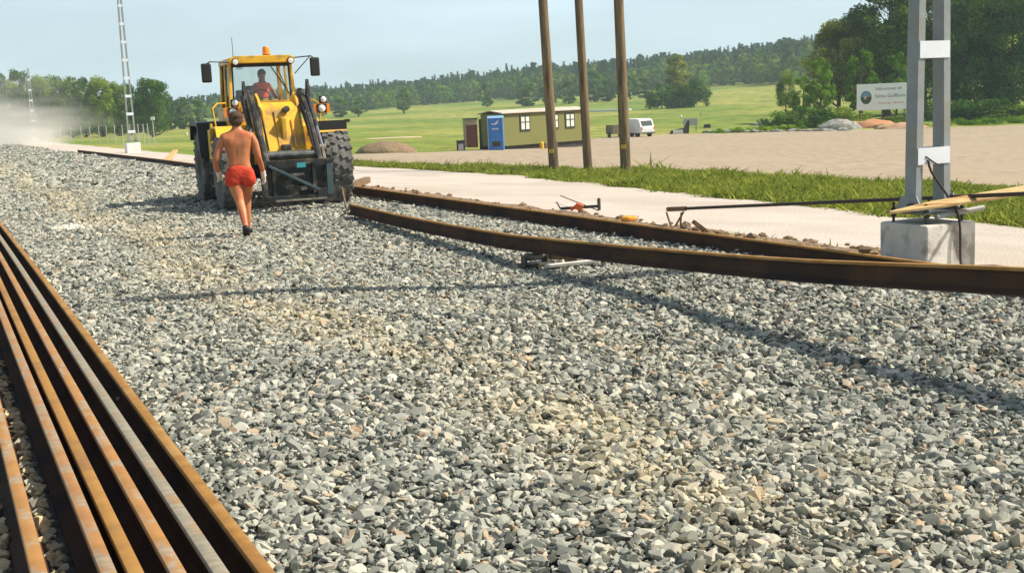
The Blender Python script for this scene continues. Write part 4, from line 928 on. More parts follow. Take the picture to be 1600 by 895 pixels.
# grey board on posts with a dark heap of gear at its foot
q, k_ = at_px(1079, 206); bd = empty('notice_board', q, facing(q) + R(4), 'grey board on short posts at the lot edge', 'notice board')
MB().box((0, 0, 1.05), (1.55, .05, .78)).build('panel', M['greyboard'], bd, bevel=.01)
for x in (-.6, .6): MB().box((x, .05, .5), (.08, .08, 1.1)).build('post', M['oldwood'], bd)
q, k_ = at_px(1061, 210); hp = empty('tool_sledge', q, facing(q), 'low dark equipment sledge in front of the grey board', 'sledge')
m_ = MB(); m_.prism([(-1.0, .05), (-.75, .42), (.5, .62), (.85, 1.35), (1.1, 1.35), (1.0, .05)], 0, .7, 'y'); m_.build('frame', M['black'], hp, bevel=.03)
MB().box((-.1, -.3, .22), (1.0, .5, .4)).build('crate', M['curtain'], hp, bevel=.02)
q, k_ = at_px(1105, 200); o = MB().box((0, 0, .22), (.85, .5, .42), taper=.8).build('equipment_box', M['blacktrim'], bevel=.03); o.location = q; tag(o, 'small black box alone in the grass right of the grey board', 'box')
# golf-course sign
qa = Vector((pxd(1385, 124), 124, T(pxd(1385, 124), 124))); k_ = qa.y / FPX; sg = empty('welcome_sign', qa, facing(qa) + R(8), 'pale sign with a round emblem and grey lettering, in front of trees', 'sign')
sw, sh = 79 * k_, 40 * k_; zc = zat(1385, 151, qa.x, qa.y) - qa.z
MB().box((.1, 0, zc), (sw, .08, sh)).build('panel', M['signwhite'], sg, bevel=.01)
for x in (-.42, .0, .42): MB().box((x * sw, .08, (zc + sh / 2) / 2), (.12, .10, zc + sh / 2 - .1)).build('post', M['oldwood'], sg)
def disc(cx, cz, rx, rz_, y, nm, mt):
    m_ = MB(); nn = 28; m_.prism([(cx + rx * math.cos(a * 2 * math.pi / nn), cz + rz_ * math.sin(a * 2 * math.pi / nn)) for a in range(nn)], y - .012, y, 'y'); return m_.build(nm, mt, sg)
ex, ez = .1 - sw * .5 + 14.0 * k_, zc - .5 * k_
em = disc(ex, ez, 8.2 * k_, 10.2 * k_, -.045, 'emblem', mat('emblem_green', (.035, .075, .03), rough=.6))
m_ = MB(); nn = 20; m_.prism([(ex + 6.6 * k_ * math.cos(math.pi * a / nn), ez + 1 * k_ + 8.0 * k_ * math.sin(math.pi * a / nn)) for a in range(nn + 1)], -.072, -.060, 'y'); m_.build('emblem_sky', mat('emblem_blue', (.12, .30, .42), rough=.6), sg)
m_ = MB(); m_.prism([(ex - 3 * k_, ez - 2 * k_), (ex - 1 * k_, ez - 3 * k_), (ex + 1 * k_, ez + 1 * k_), (ex - 1 * k_, ez + 3 * k_), (ex - 3 * k_, ez + 2 * k_)], -.085, -.074, 'y'); m_.build('emblem_flag', mat('emblem_pink', (.62, .42, .36), rough=.6), sg)
def text(s_, x, z, size, mt, parent, y=-.046, nm='lettering'):
    c_ = bpy.data.curves.new('lettering', 'FONT'); c_.body = s_; c_.size = size; c_.extrude = .006; c_.align_x = 'LEFT'
    t_ = bpy.data.objects.new('tmp', c_); COL.objects.link(t_); dg = bpy.context.evaluated_depsgraph_get(); dg.update()
    me = bpy.data.meshes.new_from_object(t_.evaluated_get(dg)); bpy.data.objects.remove(t_)
    me.transform(Matrix.Translation((x, y, z)) @ Matrix.Rotation(math.pi / 2, 4, 'X')); me.materials.clear(); me.materials.append(mt)
    o = bpy.data.objects.new(nm, me); COL.objects.link(o); o.parent = parent; return o
lx = .1 - sw * .5 + 27 * k_
text('Välkommen till', lx, zc + 10.0 * k_, 6.6 * k_, M['lettergrey'], sg); text('Salsta Golfbana', lx, zc - 1.2 * k_, 7.4 * k_, M['lettergrey'], sg)
text('restaurang  välkomna', lx + 4 * k_, zc - 11.0 * k_, 4.6 * k_, M['letterred'], sg)

# ---- tools and debris on the strip behind the far rail
q = G(905, 329, .05); tl = empty('rail_clamp', q, R(-6), 'orange and black hand-operated rail clamp lying behind the far rail', 'clamp')
MB().tube([(-.30, 0, .04), (.34, 0, .06)], .024, 10).build('bar', M['black'], tl); MB().box((.0, -.02, .06), (.13, .12, .10), (0, R(20), 0)).build('clamp_head', M['redpaint'], tl, bevel=.01)
MB().beam((.02, 0, .1), (-.14, -.02, .02), .05, .05).build('jaw', M['redpaint'], tl)
MB().lathe([(.04, -.02), (.095, -.025), (.10, 0), (.095, .025), (.04, .02)], 20, 'x', (.32, 0, .09)).build('wheel', M['black'], tl); MB().tube([(-.30, 0, .04), (-.36, .02, .15)], .012, 8).build('handle', M['greysteel'], tl)
A, B = G(876, 306, .04), G(935, 329, .05); o = MB().tube([(0, 0, 0), B - A], .010, 8).build('iron_rod', M['oldwood']); o.location = A; tag(o, 'thin iron rod lying on the pale road behind the orange clamp', 'rod')
q = G(983, 344, .05); m_ = MB(); m_.blob((0, 0, .02), (.12, .06, .05), 3, .1); o = m_.build('orange_wrap', mat('orange_plastic', (.85, .35, .03), rough=.5)); o.location = q; tag(o, 'crumpled orange plastic wrap on the soil behind the far rail', 'wrap')
A, B = G(1083, 346, .16), G(1103, 361, .02); o = MB().beam((0, 0, 0), B - A, .06, .05).build('wood_stub', M['oldwood'], bevel=.006); o.location = A; tag(o, 'short weathered wood stub leaning beside the trestle', 'wood')
A, B = G(548, 291, .12), G(574, 281, .14); o = MB().beam((0, 0, 0), B - A, .16, .14).build('timber_baulk', M['oldwood'], bevel=.01); o.location = A; tag(o, 'dark timber baulk beside the right front wheel of the loader', 'timber')
A, B = G(552, 296, .02), G(573, 286, .03); o = MB().tube([(0, 0, 0), B - A], .03, 8).build('iron_bar', M['armedge']); o.location = A; tag(o, 'pale iron bar lying below the timber baulk near the wheel', 'bar')
A, B = G(258, 253, .02), G(274, 236, .25); o = MB().beam((0, 0, 0), B - A, .22, .12).build('sleeper_end', M['plank'], bevel=.01); o.location = A; tag(o, 'stub of sawn timber propped against the rail left of the loader', 'timber')
# soil ridge with clods along the road edge
g = random.Random(5); m_ = MB()
for i in range(560):
    s = g.uniform(-.4, 34) if i % 3 else g.uniform(-.4, 8); p = .10 + g.gauss(0, .13) + (.4 * (s / 40) if s > 5 else 0); q = W(s, p); r_ = abs(g.gauss(0, .020)) + .012
    m_.blob((q.x, q.y, -.035 + r_ * .4 + g.uniform(0, .05)), (r_ * g.uniform(1, 1.9), r_ * g.uniform(.9, 1.5), r_ * .9), i, .22, 1)
for i in range(26):
    s = g.choice([g.gauss(-2.2, .12), g.gauss(3.4, .5), g.gauss(.6, .4)]); q = W(s, .15 + g.gauss(0, .09)); r_ = g.uniform(.025, .065)
    m_.blob((q.x, q.y, -.07 + r_ * .5), (r_ * 1.5, r_ * 1.2, r_), 900 + i, .25, 1)
rows = []
for s in np.arange(-.5, 45, .3):
    row = []; sh_ = (.4 * (s / 40) if s > 5 else 0)
    for u_, h in ((-.75, -.13), (-.4, .0), (-.05, .03), (.22, -.02), (.46, -.16)):
        q = W(s, .15 + sh_ + u_ + .04 * math.sin(s * 2.3)); row.append((q.x, q.y, h + .03 * math.sin(s * 1.7 + u_ * 9) * math.sin(s * .6)))
    rows.append(row)
m_.build('soil_clods', M['soil'], smooth=False); bpy.data.objects['soil_clods']['kind'] = 'stuff'
sheet('soil_ridge', rows, M['soil'])
# wire fence
fpts = [(242, 228.5), (233, 228), (226, 227.5), (218, 227), (205, 226.5), (193, 226), (181, 225.5), (168, 225), (156, 224.5), (142, 224), (128, 223.7), (112, 223.3), (96, 223), (78, 222.5)]
fw = empty('wire_fence', G(242, 228.5), 0, 'thin wire fence running off beside the road, fading into the dust', 'fence'); fo = fw.location.copy(); tops = []
for i, (px, py) in enumerate(fpts):
    q = G(px, py) - fo; h = 2.0 if i else 2.5; MB().tube([q + Vector((0, 0, -.2)), q + Vector((0, 0, h))], .045, 8).build('post', M['greyboard'], fw); tops.append(q)
for z in (.5, 1.0, 1.5, 1.95): MB().tube([q + Vector((0, 0, z)) for q in tops], .009, 5).build('wire', M['greysteel'], fw)
MB().box(tops[0] + Vector((0, 0, 2.45)), (.3, .2, .3)).build('post_box', M['white'], fw)
# mound of soil, bunker, boulders, orange spoil, golf markers
def mound(name, px, py, rx, ry, h, mt, label, cat, seed, sub=4, jit=.10):
    q = G(px, py); k_ = q.y / FPX; o = MB().blob((0, 0, 0), (rx, ry, h), seed, jit, sub).build(name, mt, smooth=True); o.location = (q.x, q.y + ry * .6, T(q.x, q.y + ry * .6) - h * .15); return tag(o, label, cat)
mound('earth_mound', 600, 240, 1.9, 1.8, .85, M['soil'], 'low brown heap of earth at the near edge of the meadow', 'mound', 1, 4, .05)
q = G(612, 216); m_ = MB(); m_.prism([(q.x + 3.4 * math.cos(a) * (1 + .15 * math.sin(3 * a)), q.y + 2.6 * math.sin(a)) for a in np.linspace(0, 6.28, 26)[:-1]], T(q.x, q.y) - .3, T(q.x, q.y) + .06, 'z'); o = m_.build('sand_bunker', M['sand']); o['kind'] = 'structure'
mound('boulder', 1316, 203, 2.3, 1.8, 1.2, M['rock'], 'broad grey boulder with a flat pale face left of the orange spoil', 'boulder', 4, 3, .09)
mound('boulder', 1197, 196, 1.8, 1.4, .5, M['rock'], 'low pale boulder half sunk in weeds at the lot edge', 'boulder', 7, 3, .10)
mound('spoil_heap', 1362, 200, 2.8, 1.6, .95, mat('orange_spoil', (.50, .20, .09), (.42, .24, .12), 2, rough=.95, bump=.5), 'orange-brown spoil heap under the pale sign', 'heap', 9, 3, .16)
mound('spoil_heap', 1410, 201, 2.6, 1.2, .6, mat('pinkish_spoil', (.48, .28, .18), (.40, .26, .15), 2, rough=.95, bump=.5), 'flat pinkish spoil heap behind the mast, right of the sign', 'heap', 12, 3, .16)
for px, py, lab in ((709, 184, 'tiny white golf marker in the meadow behind the cabins'), (1064, 185, 'tiny white golf marker in the meadow above the grey board'), (292, 212, 'white golf marker in the field left of the loader')):
    q = G(px, py); o = MB().lathe([(0, .5), (.16, .45), (.2, .2), (.12, 0), (0, 0)], 12).build('golf_marker', M['white'], smooth=True); o.location = q; tag(o, lab, 'marker')
q = G(1095, 182); m_ = MB(); m_.box((0, 0, .35), (.10, .10, .7)); o = m_.build('marker_stake', M['redpaint']); o.location = q; tag(o, 'short red stake in the meadow right above the grey board', 'stake')
A, B = G(885, 177), G(985, 174); m_ = MB(); m_.beam((0, 0, .35), B - A + Vector((0, 0, .35)), .8, .5); o = m_.build('tarpaulin_roll', mat('pale_blue_tarp', (.62, .70, .74), rough=.6), bevel=.1); o.location = A; tag(o, 'long pale blue tarpaulin roll lying in the meadow behind the poles', 'tarpaulin')
m_ = MB(); g = random.Random(8)
for px in range(1100, 1330, 6):
    q = G(px, 208 - (px - 1100) * .012); r_ = g.uniform(.10, .35); m_.blob((q.x, q.y, q.z + r_ * .3), (r_ * 1.6, r_, r_ * .7), px, .2, 2)
o = m_.build('stones_along_lot', M['rock']); o['kind'] = 'stuff'

# ================================================================== VEGETATION
def crown_cloud(g, clusters, n_leaf, size, flat=.6, inner=.25):
    """leaf faces spread through the volume of many small clusters: (x, y, z, r, rz)"""
    c = np.array(clusters, float); vol = c[:, 3] ** 2 * c[:, 4]; idx = g.choice(len(c), n_leaf, p=vol ** .8 / (vol ** .8).sum())
    d = g.normal(size=(n_leaf, 3)); d /= np.linalg.norm(d, axis=1)[:, None]; rr = (inner + (1 - inner) * g.uniform(0, 1, n_leaf) ** .45)
    rr *= 1 + g.normal(0, .08, n_leaf)
    P0 = c[idx, :3] + d * np.stack([c[idx, 3], c[idx, 3], c[idx, 4]], 1) * rr[:, None]
    nr = d + g.normal(0, flat, (n_leaf, 3)); nr /= np.linalg.norm(nr, axis=1)[:, None]
    a = np.cross(nr, g.normal(size=(n_leaf, 3))); a /= np.linalg.norm(a, axis=1)[:, None]; b = np.cross(nr, a)
    s = size * g.uniform(.55, 1.35, n_leaf)[:, None]
    V = np.stack([P0 - a * s * .5, P0 - b * s * .32 + nr * s * .08, P0 + a * s * .5, P0 + b * s * .32 + nr * s * .08], 1).reshape(-1, 3)
    F = np.arange(n_leaf * 4).reshape(-1, 4)
    ct = g.uniform(0, 1, len(c)); tint = np.clip(ct[idx] ** 1.5 * .75 + g.uniform(0, .40, n_leaf), 0, 1)
    return V, F, tint
def tree_parts(kind, seed, H, Wd, n_leaf, size, base=.22, leafmat='leaf_oak', lobes=46):
    g = np.random.default_rng(seed); cl = []; limbs = []
    if kind == 'round':
        n_main = lobes
        for i in range(n_main):
            t = g.uniform(0, 1); z = H * (base + (1 - base) * (.08 + .86 * t)); env = math.sin(math.pi * min(max(.12 + .80 * t, 0), 1)) ** .55 * (1 - .18 * t)
            a = g.uniform(0, 6.283); rr = Wd / 2 * env * math.sqrt(g.uniform(.08, 1)) * .86; r_ = Wd * g.uniform(.075, .165)
            cl.append((rr * math.cos(a), rr * math.sin(a), z, r_, r_ * g.uniform(.6, .95)))
            if i % 3 == 0: limbs.append((rr * math.cos(a), rr * math.sin(a), z - r_ * .4))
    elif kind == 'bush':
        for i in range(lobes):
            a = g.uniform(0, 6.283); rr = Wd / 2 * math.sqrt(g.uniform(0, 1)) * .85; zt = H * math.sqrt(max(0, 1 - (rr / (Wd / 2)) ** 2)); z = g.uniform(.08, .85) * zt; r_ = min(Wd, H * 1.5) * g.uniform(.09, .17)
            cl.append((rr * math.cos(a), rr * math.sin(a), z, r_, r_ * .8))
            if i % 5 == 0: limbs.append((rr * math.cos(a), rr * math.sin(a), z))
    elif kind == 'pine':
        for i in range(lobes):
            t = g.uniform(0, 1) ** .8; z = H * (base + (1 - base) * t); env = (1 - t) ** .6 * (.55 + .45 * math.sin(9 * t + seed)) + .10
            a = g.uniform(0, 6.283); rr = Wd / 2 * env * g.uniform(.3, 1); r_ = Wd * g.uniform(.10, .17)
            cl.append((rr * math.cos(a), rr * math.sin(a), z, r_, r_ * .55))
            if i % 4 == 0: limbs.append((rr * math.cos(a), rr * math.sin(a), z))
    elif kind == 'spruce':
        for i in range(lobes):
            t = i / lobes; z = H * (base + (1 - base) * t); env = (1 - t) ** .85 + .04
            for j in range(3):
                a = g.uniform(0, 6.283); rr = Wd / 2 * env * g.uniform(.2, .75); r_ = Wd * (.06 + .16 * env); cl.append((rr * math.cos(a), rr * math.sin(a), z, r_, H * .035))
    V, F, tint = crown_cloud(g, cl, n_leaf, size)
    m_ = MB(); lean = g.normal(0, .02, 2); tr = H * .020 + .04; zt = H * (.80 if kind != 'spruce' else .97)
    if kind == 'bush': zt = H * .45; tr = H * .03
    sp = [(lean[0] * z_ * 2 + .012 * H * math.sin(z_ / H * 7 + seed), lean[1] * z_ * 2, z_) for z_ in np.linspace(-.3, zt, 7)]
    m_.tube(sp, [tr * (1.25 if i == 0 else 1 - .13 * i) for i in range(7)], 8)
    for L_ in limbs:
        z0 = max(H * base * .7, L_[2] - H * g.uniform(.10, .22)); z0 = min(z0, zt * .9); u_ = z0 / zt; b0 = Vector((np.interp(z0, [p[2] for p in sp], [p[0] for p in sp]), np.interp(z0, [p[2] for p in sp], [p[1] for p in sp]), z0))
        e_ = Vector(L_); mid = b0.lerp(e_, .5) + Vector((0, 0, -.03 * H)); r_ = tr * (1 - .7 * u_) * .5
        m_.tube([b0, mid, e_], [r_, r_ * .7, r_ * .25], 5)
    tm = m_.mesh('trunk', M['bark'], smooth=True)
    cm = np_mesh('crown', V, F, [M[leafmat]], tint)
    return tm, cm, H, Wd
PROTO = {}
def proto(key, *a, **k_): PROTO[key] = tree_parts(*a, **k_)
proto('oak', 'round', 1, 14, 12, 17000, .34, base=.16, lobes=70)
proto('oak2', 'round', 2, 15, 11, 17000, .34, base=.20, leafmat='leaf_olive', lobes=64)
proto('ash', 'round', 3, 16, 9, 14000, .32, base=.24, leafmat='leaf_oak', lobes=50)
proto('lrow', 'round', 31, 14, 11, 11000, .42, base=.03, leafmat='leaf_oak', lobes=56)
proto('lrow2', 'round', 32, 14, 11, 11000, .42, base=.03, leafmat='leaf_dark', lobes=50)
proto('young', 'round', 4, 8, 4.6, 4200, .26, base=.10, leafmat='leaf_bright', lobes=34)
proto('dark', 'round', 5, 15, 13, 17000, .38, base=.06, leafmat='leaf_dark', lobes=80)
proto('bush', 'bush', 6, 4, 7, 5200, .28, lobes=40)
proto('bush2', 'bush', 7, 4, 6, 5000, .28, leafmat='leaf_dark', lobes=34)
proto('bush3', 'bush', 17, 1.5, 5, 4200, .15, leafmat='leaf_bright', lobes=50)
proto('pine', 'round', 8, 15, 8, 9000, .40, base=.10, leafmat='leaf_olive', lobes=46)
proto('mbush', 'bush', 28, 6, 8, 7000, .36, leafmat='leaf_dark', lobes=40)
proto('fspruce', 'spruce', 9, 18, 6, 1500, .8, base=.08, leafmat='leaf_spruce', lobes=20)
proto('fround', 'round', 10, 15, 10, 1900, .80, base=.0, leafmat='leaf_oak', lobes=34)
proto('fround2', 'round', 11, 14, 9, 1800, .80, base=.0, leafmat='leaf_dark', lobes=30)
proto('fpine', 'pine', 12, 17, 7, 1400, .8, base=.34, leafmat='leaf_spruce', lobes=30)
proto('fyoung', 'round', 13, 11, 8, 1200, .75, base=.06, leafmat='leaf_bright', lobes=24)
def tree(key, px, py=None, ytop=None, wpx=None, d=None, label='', cat='tree', group=None, name=None, sink=.15, rz=None):
    """a tree standing on the ground at photo column px (base row py, or at depth d)"""
    if group in ('tall trees beyond the gravel lot', 'young bright trees', 'low shrubs along the far side of the lot'): d = max(d * 1.2, 121.5)
    if d is None: q = G(px, py)
    else: x = pxd(px, d); q = Vector((x, d, T(x, d)))
    tm, cm, H, Wd = PROTO[key]; h = zat(px, ytop, q.x, q.y) - q.z; wd = wpx * q.y / FPX
    sz = h / H / .97; sx = wd / Wd
    e_ = empty(name or ('shrub' if cat == 'shrub' else 'tree'), (q.x, q.y, q.z - sink), random.uniform(0, 6.28) if rz is None else rz, label, cat, group)
    for nm, me in (('trunk', tm), ('crown', cm)):
        o = bpy.data.objects.new(nm, me); COL.objects.link(o); o.parent = e_
    e_.scale = (sx, sx, sz); return e_
# trees on the right, behind the sign
gR = 'tall trees beyond the gravel lot'
tree('oak2', 1318, ytop=34, wpx=125, d=128, label='broad olive-green tree at the left end of the group, left of the sign', group=gR)
tree('ash', 1392, ytop=-34, wpx=150, d=126, label='very tall olive-green tree rising behind the pale sign', group=gR)
tree('oak', 1352, ytop=20, wpx=110, d=138, label='tall leafy tree between the broad left one and the tree behind the sign', group=gR)
tree('oak', 1452, ytop=-40, wpx=135, d=134, label='tall tree seen through and above the gap of the near mast', group=gR)
tree('dark', 1512, ytop=-20, wpx=150, d=122, label='dense dark tree directly right of the near mast', group=gR)
tree('dark', 1588, ytop=-15, wpx=150, d=120, label='dense dark tree at the right edge of the view', group=gR)
tree('ash', 1548, ytop=-60, wpx=150, d=136, label='lighter tall tree rising between the two dark trees', group=gR)
tree('dark', 1660, ytop=-50, wpx=170, d=126, label='dark tree at the far right, mostly outside the view', group=gR)
tree('young', 1290, ytop=90, wpx=52, d=112, label='slim bright green young tree left of the sign', group='young bright trees')
tree('young', 1352, ytop=76, wpx=58, d=116, label='slim bright green young tree just behind the left edge of the sign', group='young bright trees')
tree('young', 1408, ytop=82, wpx=56, d=117, label='slim bright young tree behind the right half of the sign', group='young bright trees')
tree('young', 1262, ytop=118, wpx=44, d=124, label='small bright young tree, leftmost of the young ones', group='young bright trees')
tree('oak', 1236, ytop=108, wpx=36, d=190, label='small round dark tree standing alone before the wooded slope')
gB = 'low shrubs along the far side of the lot'
for key, px, yt, wpx, d, lab in (('bush2', 1228, 166, 74, 106, 'long low dark shrub, farthest left under the trees'), ('bush2', 1275, 158, 90, 108, 'dark spreading shrub below the slim young tree'), ('bush', 1330, 160, 84, 110, 'green shrub just left of the sign foot'), ('bush', 1402, 176, 70, 104, 'small green shrub under the sign'), ('bush2', 1470, 150, 110, 114, 'dark shrub behind the mast gap'), ('bush2', 1540, 148, 120, 112, 'wide dark shrub under the dense trees'), ('bush', 1596, 158, 100, 110, 'green shrub at the right edge under the dense trees'),
                                 ('bush3', 1150, 196, 90, 103, 'low strip of bright weeds right of the black box'), ('bush3', 1218, 190, 90, 104, 'low bright weeds around the half-sunk boulder'), ('bush3', 1262, 184, 60, 107, 'low bright weeds left of the broad boulder'), ('bush3', 1385, 190, 50, 96, 'low bright weeds in front of the spoil heaps'), ('bush3', 1510, 181, 140, 100, 'low bright weeds right of the near mast along the lot'), ('bush3', 1590, 178, 120, 100, 'low bright weeds at the right edge along the lot')):
    tree(key, px, ytop=yt, wpx=wpx, d=d, label=lab, cat='shrub', group=gB)
# trees in the meadow
tree('pine', 1067, ytop=84, wpx=46, d=300, label='tall feathery tree standing alone between two rounded bushes in the meadow')
tree('mbush', 1044, ytop=126, wpx=54, d=298, label='rounded dark bush left of the tall lone meadow tree', cat='tree')
tree('mbush', 1094, ytop=117, wpx=58, d=296, label='rounded dark bush right of the tall lone meadow tree', cat='tree')
tree('fround', 645, ytop=137, wpx=30, d=430, label='single round tree at the meadow edge, right of the loader')
tree('fround2', 773, ytop=129, wpx=28, d=470, label='narrow round tree above the maroon and blue cabins')
for px, yt, wpx, d, lab in ((548, 152, 34, 430, 'dark round tree first right of the loader lamp'), (575, 151, 36, 430, 'pale round tree second right of the loader lamp'), (515, 158, 36, 430, 'low tree just right of the loader mirror'),
                            (838, 130, 44, 430, 'leftmost tree of the clump behind the poles'), (872, 122, 40, 440, 'tree of the clump between the left and middle poles'), (900, 126, 36, 430, 'tree of the clump left of the middle pole'), (940, 108, 44, 440, 'tallest tree of the clump, between the middle and right poles'), (962, 124, 40, 430, 'tree of the clump just left of the right pole'), (995, 118, 40, 440, 'tree right of the right pole'), (1018, 120, 36, 440, 'small tree left of the lone meadow tree group')):
    tree('fround' if px % 2 else 'fround2', px, ytop=yt, wpx=wpx, d=d, label=lab, group='trees along the far meadow edge')
# trees on the left behind the dust
gL = 'row of trees behind the dust'
gl = random.Random(3)
for i, (px, yt, wpx, d, key) in enumerate(((-50, 112, 60, 250, 'lrow'), (-8, 116, 46, 245, 'lrow2'), (24, 112, 34, 240, 'lrow2'), (45, 126, 40, 250, 'lrow'), (58, 109, 34, 245, 'lrow2'), (84, 120, 40, 240, 'lrow'), (106, 120, 44, 245, 'lrow'), (132, 122, 42, 240, 'lrow'), (153, 121, 30, 250, 'lrow2'), (178, 121, 40, 240, 'lrow'), (204, 130, 42, 245, 'lrow'), (222, 130, 34, 250, 'lrow2'))):
    nth = ['outside the left edge', 'at the left edge', 'first inside the left edge', 'second inside the left edge', 'just right of the most distant mast', 'next right after the one beside the distant mast', 'third right of the distant mast', 'halfway between the two far masts', 'peaked, right of the midpoint between the far masts', 'just left of the taller far mast', 'right behind the taller far mast', 'between the taller far mast and the big round tree'][i]
    tree(key, px, ytop=yt, wpx=wpx * 1.45, d=d, label='dusty tree in the left row, ' + nth, group=gL)
tree('dark', 256, ytop=122, wpx=78, d=215, label='big round dark green tree left of the loader')
for px, yt, wpx, d in ((305, 150, 34, 330), (328, 153, 34, 340), (285, 158, 28, 330)):
    tree('fround2', px, ytop=yt, wpx=wpx, d=d, label={305: 'bluish small tree between the round tree and the loader', 328: 'bluish small tree touching the loader outline', 285: 'low bluish tree just right of the big round tree'}[px], group='small distant trees left of the loader')

# the far wood on the hillside
fcol = bpy.data.collections.new('wood_variants')
for i, key in enumerate(('fspruce', 'fround', 'fround2', 'fpine', 'fyoung')):
    tm, cm, H, Wd = PROTO[key]; me = cm.copy(); fo_ = bpy.data.objects.new(f'far_{i}', me); fcol.objects.link(fo_)
pos, rot, scl, idx = [], [], [], []
g = np.random.default_rng(21)
def skyline(px): return np.interp(px, [-200, 300, 480, 600, 720, 800, 900, 1000, 1120, 1200, 1280, 1400, 1700], [160, 158, 143, 134, 122, 111, 103, 95, 84, 74, 60, 50, 40])
for i in range(5200):
    px = g.uniform(-250, 1850); u_ = g.uniform(0, 1) ** 1.15; 
    d0 = np.interp(px, [-250, 250, 330, 480, 620, 720, 830, 960, 1060, 1160, 1250, 1850], [300, 300, 560, 600, 620, 640, 600, 560, 560, 520, 470, 330]) * (1 + .03 * math.sin(px * .05) + .02 * math.sin(px * .13))
    d = d0 + u_ * (330 if px > 330 else 150)
    if px < 330 and g.uniform() > .5: continue
    x = pxd(px, d); z = T(x, d)
    pos.append((x, d, z - .4)); rot.append((0, 0, g.uniform(0, 6.28))); f_ = g.uniform(.72, 1.12) * (.80 if u_ < .06 else 1)
    top = CAMH + (skyline(px) - 0); 
    hh = zat(px, float(skyline(px)), x, d) - z     # trees never rise past the skyline by much
    f_ = min(f_, max(.45, (hh + g.normal(0, 1.2)) / 16.0)); scl.append((f_, f_, f_ * g.uniform(.9, 1.1)))
    front = u_ < .12; idx.append(g.choice([1, 2, 4, 1]) if front else g.choice([0, 0, 1, 2, 3, 3, 0]))
scatter('far_wood', np.array(pos), np.array(rot), np.array(scl), np.array(idx), fcol, {})

# tall grass on the verge and along the lot, blades in tufts
gcol = bpy.data.collections.new('tuft_variants')
for i in range(4):
    gg = np.random.default_rng(40 + i); V, F, tn = [], [], []
    for j in range(12):
        a = gg.uniform(0, 6.28); b0 = np.array([gg.normal(0, .05), gg.normal(0, .05), -.02]); h = gg.uniform(.10, .22); ln = gg.uniform(.02, .11); w_ = gg.uniform(.005, .010)
        dr_ = np.array([math.cos(a), math.sin(a), 0]); sd_ = np.array([-math.sin(a), math.cos(a), 0]) * w_
        m1 = b0 + dr_ * ln * .3 + np.array([0, 0, h * .6]); t1 = b0 + dr_ * ln + np.array([0, 0, h]); o_ = len(V)
        V += [b0 - sd_, b0 + sd_, m1 + sd_ * .8, m1 - sd_ * .8, t1 + sd_ * .15, t1 - sd_ * .15]; F += [(o_, o_ + 1, o_ + 2, o_ + 3), (o_ + 3, o_ + 2, o_ + 4, o_ + 5)]; tt = gg.uniform(0, 1); tn += [tt, tt]
    me = np_mesh('tuft', V, F, [M['grass']], tn); go_ = bpy.data.objects.new(f'tuft_{i}', me); gcol.objects.link(go_)
def poly_p(px_pts):
    r_ = [SP(*G(px, py).xy) for px, py in px_pts]; r_.sort(); return [q[0] for q in r_], [q[1] for q in r_]
sN, pN = poly_p(nearP); sB, pB = poly_p(roadP); print('verge', np.round(sN, 1), np.round(pN, 1), np.round(sB, 1), np.round(pB, 1))
pos = []
nT = 62000
ss = g.uniform(-14, 52, nT); ss = -14 + (ss + 14) ** 1.0
for s in ss:
    pe = float(np.interp(s, sN, pN)); p0 = float(np.interp(s, sB, pB)) + .12 * math.sin(s * .9) + .15 * math.sin(s * 2.3)
    if g.uniform() > np.interp(s, [0, 20, 62], [1, .8, .45]): continue
    pm = pe + .15 + .2 * math.sin(s * 1.3)
    if pm < p0 + .1 or g.uniform() > (pm - p0) / 5.5: continue
    p = g.uniform(p0, pm)
    q = W(s, p); 
    if abs(q.x) > .47 * q.y + 1.6: continue
    pos.append((q.x, q.y, T(q.x, q.y)))
for i in range(260):   # a few weeds on the soil strip
    s = g.choice([g.normal(1.6, .5), g.normal(2.6, .3), g.uniform(4, 30)]); q = W(s, g.normal(.30, .10)); pos.append((q.x, q.y, -.10))
pos = np.array(pos); nn = len(pos)
sc0 = g.lognormal(0, .28, nn) * (1.0 + .35 * np.sin(pos[:, 0] * 1.7) * np.sin(pos[:, 1] * .8)); sc0[-260:] *= .55
scatter('verge_grass', pos, np.stack([g.normal(0, .12, nn), g.normal(0, .12, nn), g.uniform(0, 6.28, nn)], 1), np.stack([sc0 * 1.7, sc0 * 1.7, sc0 * .58], 1), g.integers(0, 4, nn), gcol, {})

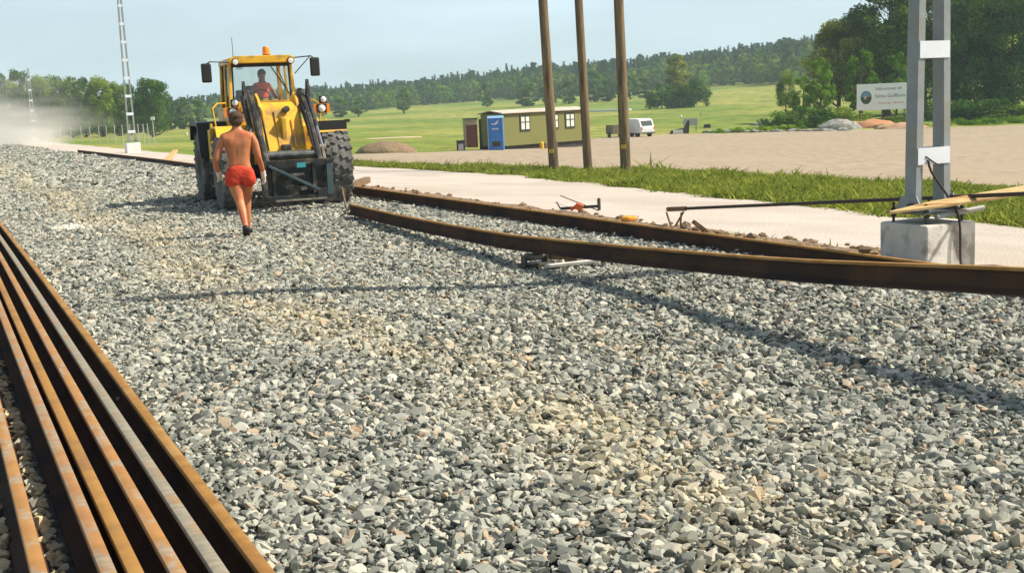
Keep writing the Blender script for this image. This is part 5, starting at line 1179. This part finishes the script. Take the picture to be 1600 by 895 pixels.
# ================================================================== AIR
def vol_box(name, lo, hi, material):
    m_ = MB(); c = [(a + b) / 2 for a, b in zip(lo, hi)]; m_.box(c, [b - a for a, b in zip(lo, hi)]); o = m_.build(name, material); o['kind'] = 'stuff'; return o
hz = bpy.data.materials.new('haze_air'); hz.use_nodes = True; n = hz.node_tree; n.nodes.clear(); pv = n.nodes.new('ShaderNodeVolumePrincipled'); oo = n.nodes.new('ShaderNodeOutputMaterial')
pv.inputs['Color'].default_value = (.72, .90, 1.0, 1); pv.inputs['Density'].default_value = .00030; pv.inputs['Anisotropy'].default_value = .2; n.links.new(pv.outputs[0], oo.inputs['Volume'])
vol_box('haze', (-1540, -1540, -8), (1540, 1540, 64), hz)
ds = bpy.data.materials.new('dust_air'); ds.use_nodes = True; n = ds.node_tree; n.nodes.clear(); k = n.links.new
pv = n.nodes.new('ShaderNodeVolumePrincipled'); oo = n.nodes.new('ShaderNodeOutputMaterial'); pv.inputs['Color'].default_value = (.96, .93, .86, 1); pv.inputs['Anisotropy'].default_value = .1
t = n.nodes.new('ShaderNodeTexCoord'); z = n.nodes.new('ShaderNodeTexNoise'); z.inputs['Scale'].default_value = 3.2; z.inputs['Detail'].default_value = 4; k(t.outputs['Generated'], z.inputs['Vector'])
def math_(op, a, b=None):
    x = n.nodes.new('ShaderNodeMath'); x.operation = op
    for i, v in enumerate((a, b)):
        if v is None: continue
        if isinstance(v, (int, float)): x.inputs[i].default_value = v
        else: k(v, x.inputs[i])
    return x.outputs[0]
sx_ = n.nodes.new('ShaderNodeSeparateXYZ'); k(t.outputs['Generated'], sx_.inputs[0])
def bell(v, c, w_): return math_('SUBTRACT', 1.0, math_('MINIMUM', math_('POWER', math_('ABSOLUTE', math_('DIVIDE', math_('SUBTRACT', v, c), w_)), 2.0), 1.0))
zf = math_('POWER', math_('SUBTRACT', 1.0, sx_.outputs['Z']), 1.6)
left_ = math_('MAXIMUM', math_('MINIMUM', math_('DIVIDE', math_('SUBTRACT', 1.0, sx_.outputs['X']), .55), 1.0), 0.0)
env = math_('MULTIPLY', math_('MULTIPLY', zf, bell(sx_.outputs['Y'], .5, .5)), math_('MULTIPLY', left_, math_('MINIMUM', math_('DIVIDE', sx_.outputs['X'], .12), 1.0)))
nf = math_('MAXIMUM', math_('SUBTRACT', math_('ADD', math_('MULTIPLY', z.outputs['Fac'], 1.7), math_('MULTIPLY', env, .9)), 1.02), 0.0)
k(math_('MULTIPLY', math_('MULTIPLY', nf, env), 2.0), pv.inputs['Density']); k(pv.outputs[0], oo.inputs['Volume'])
vol_box('dust_cloud', (-90, 95, -1.2), (-27, 130, 10.5), ds)
print('done')
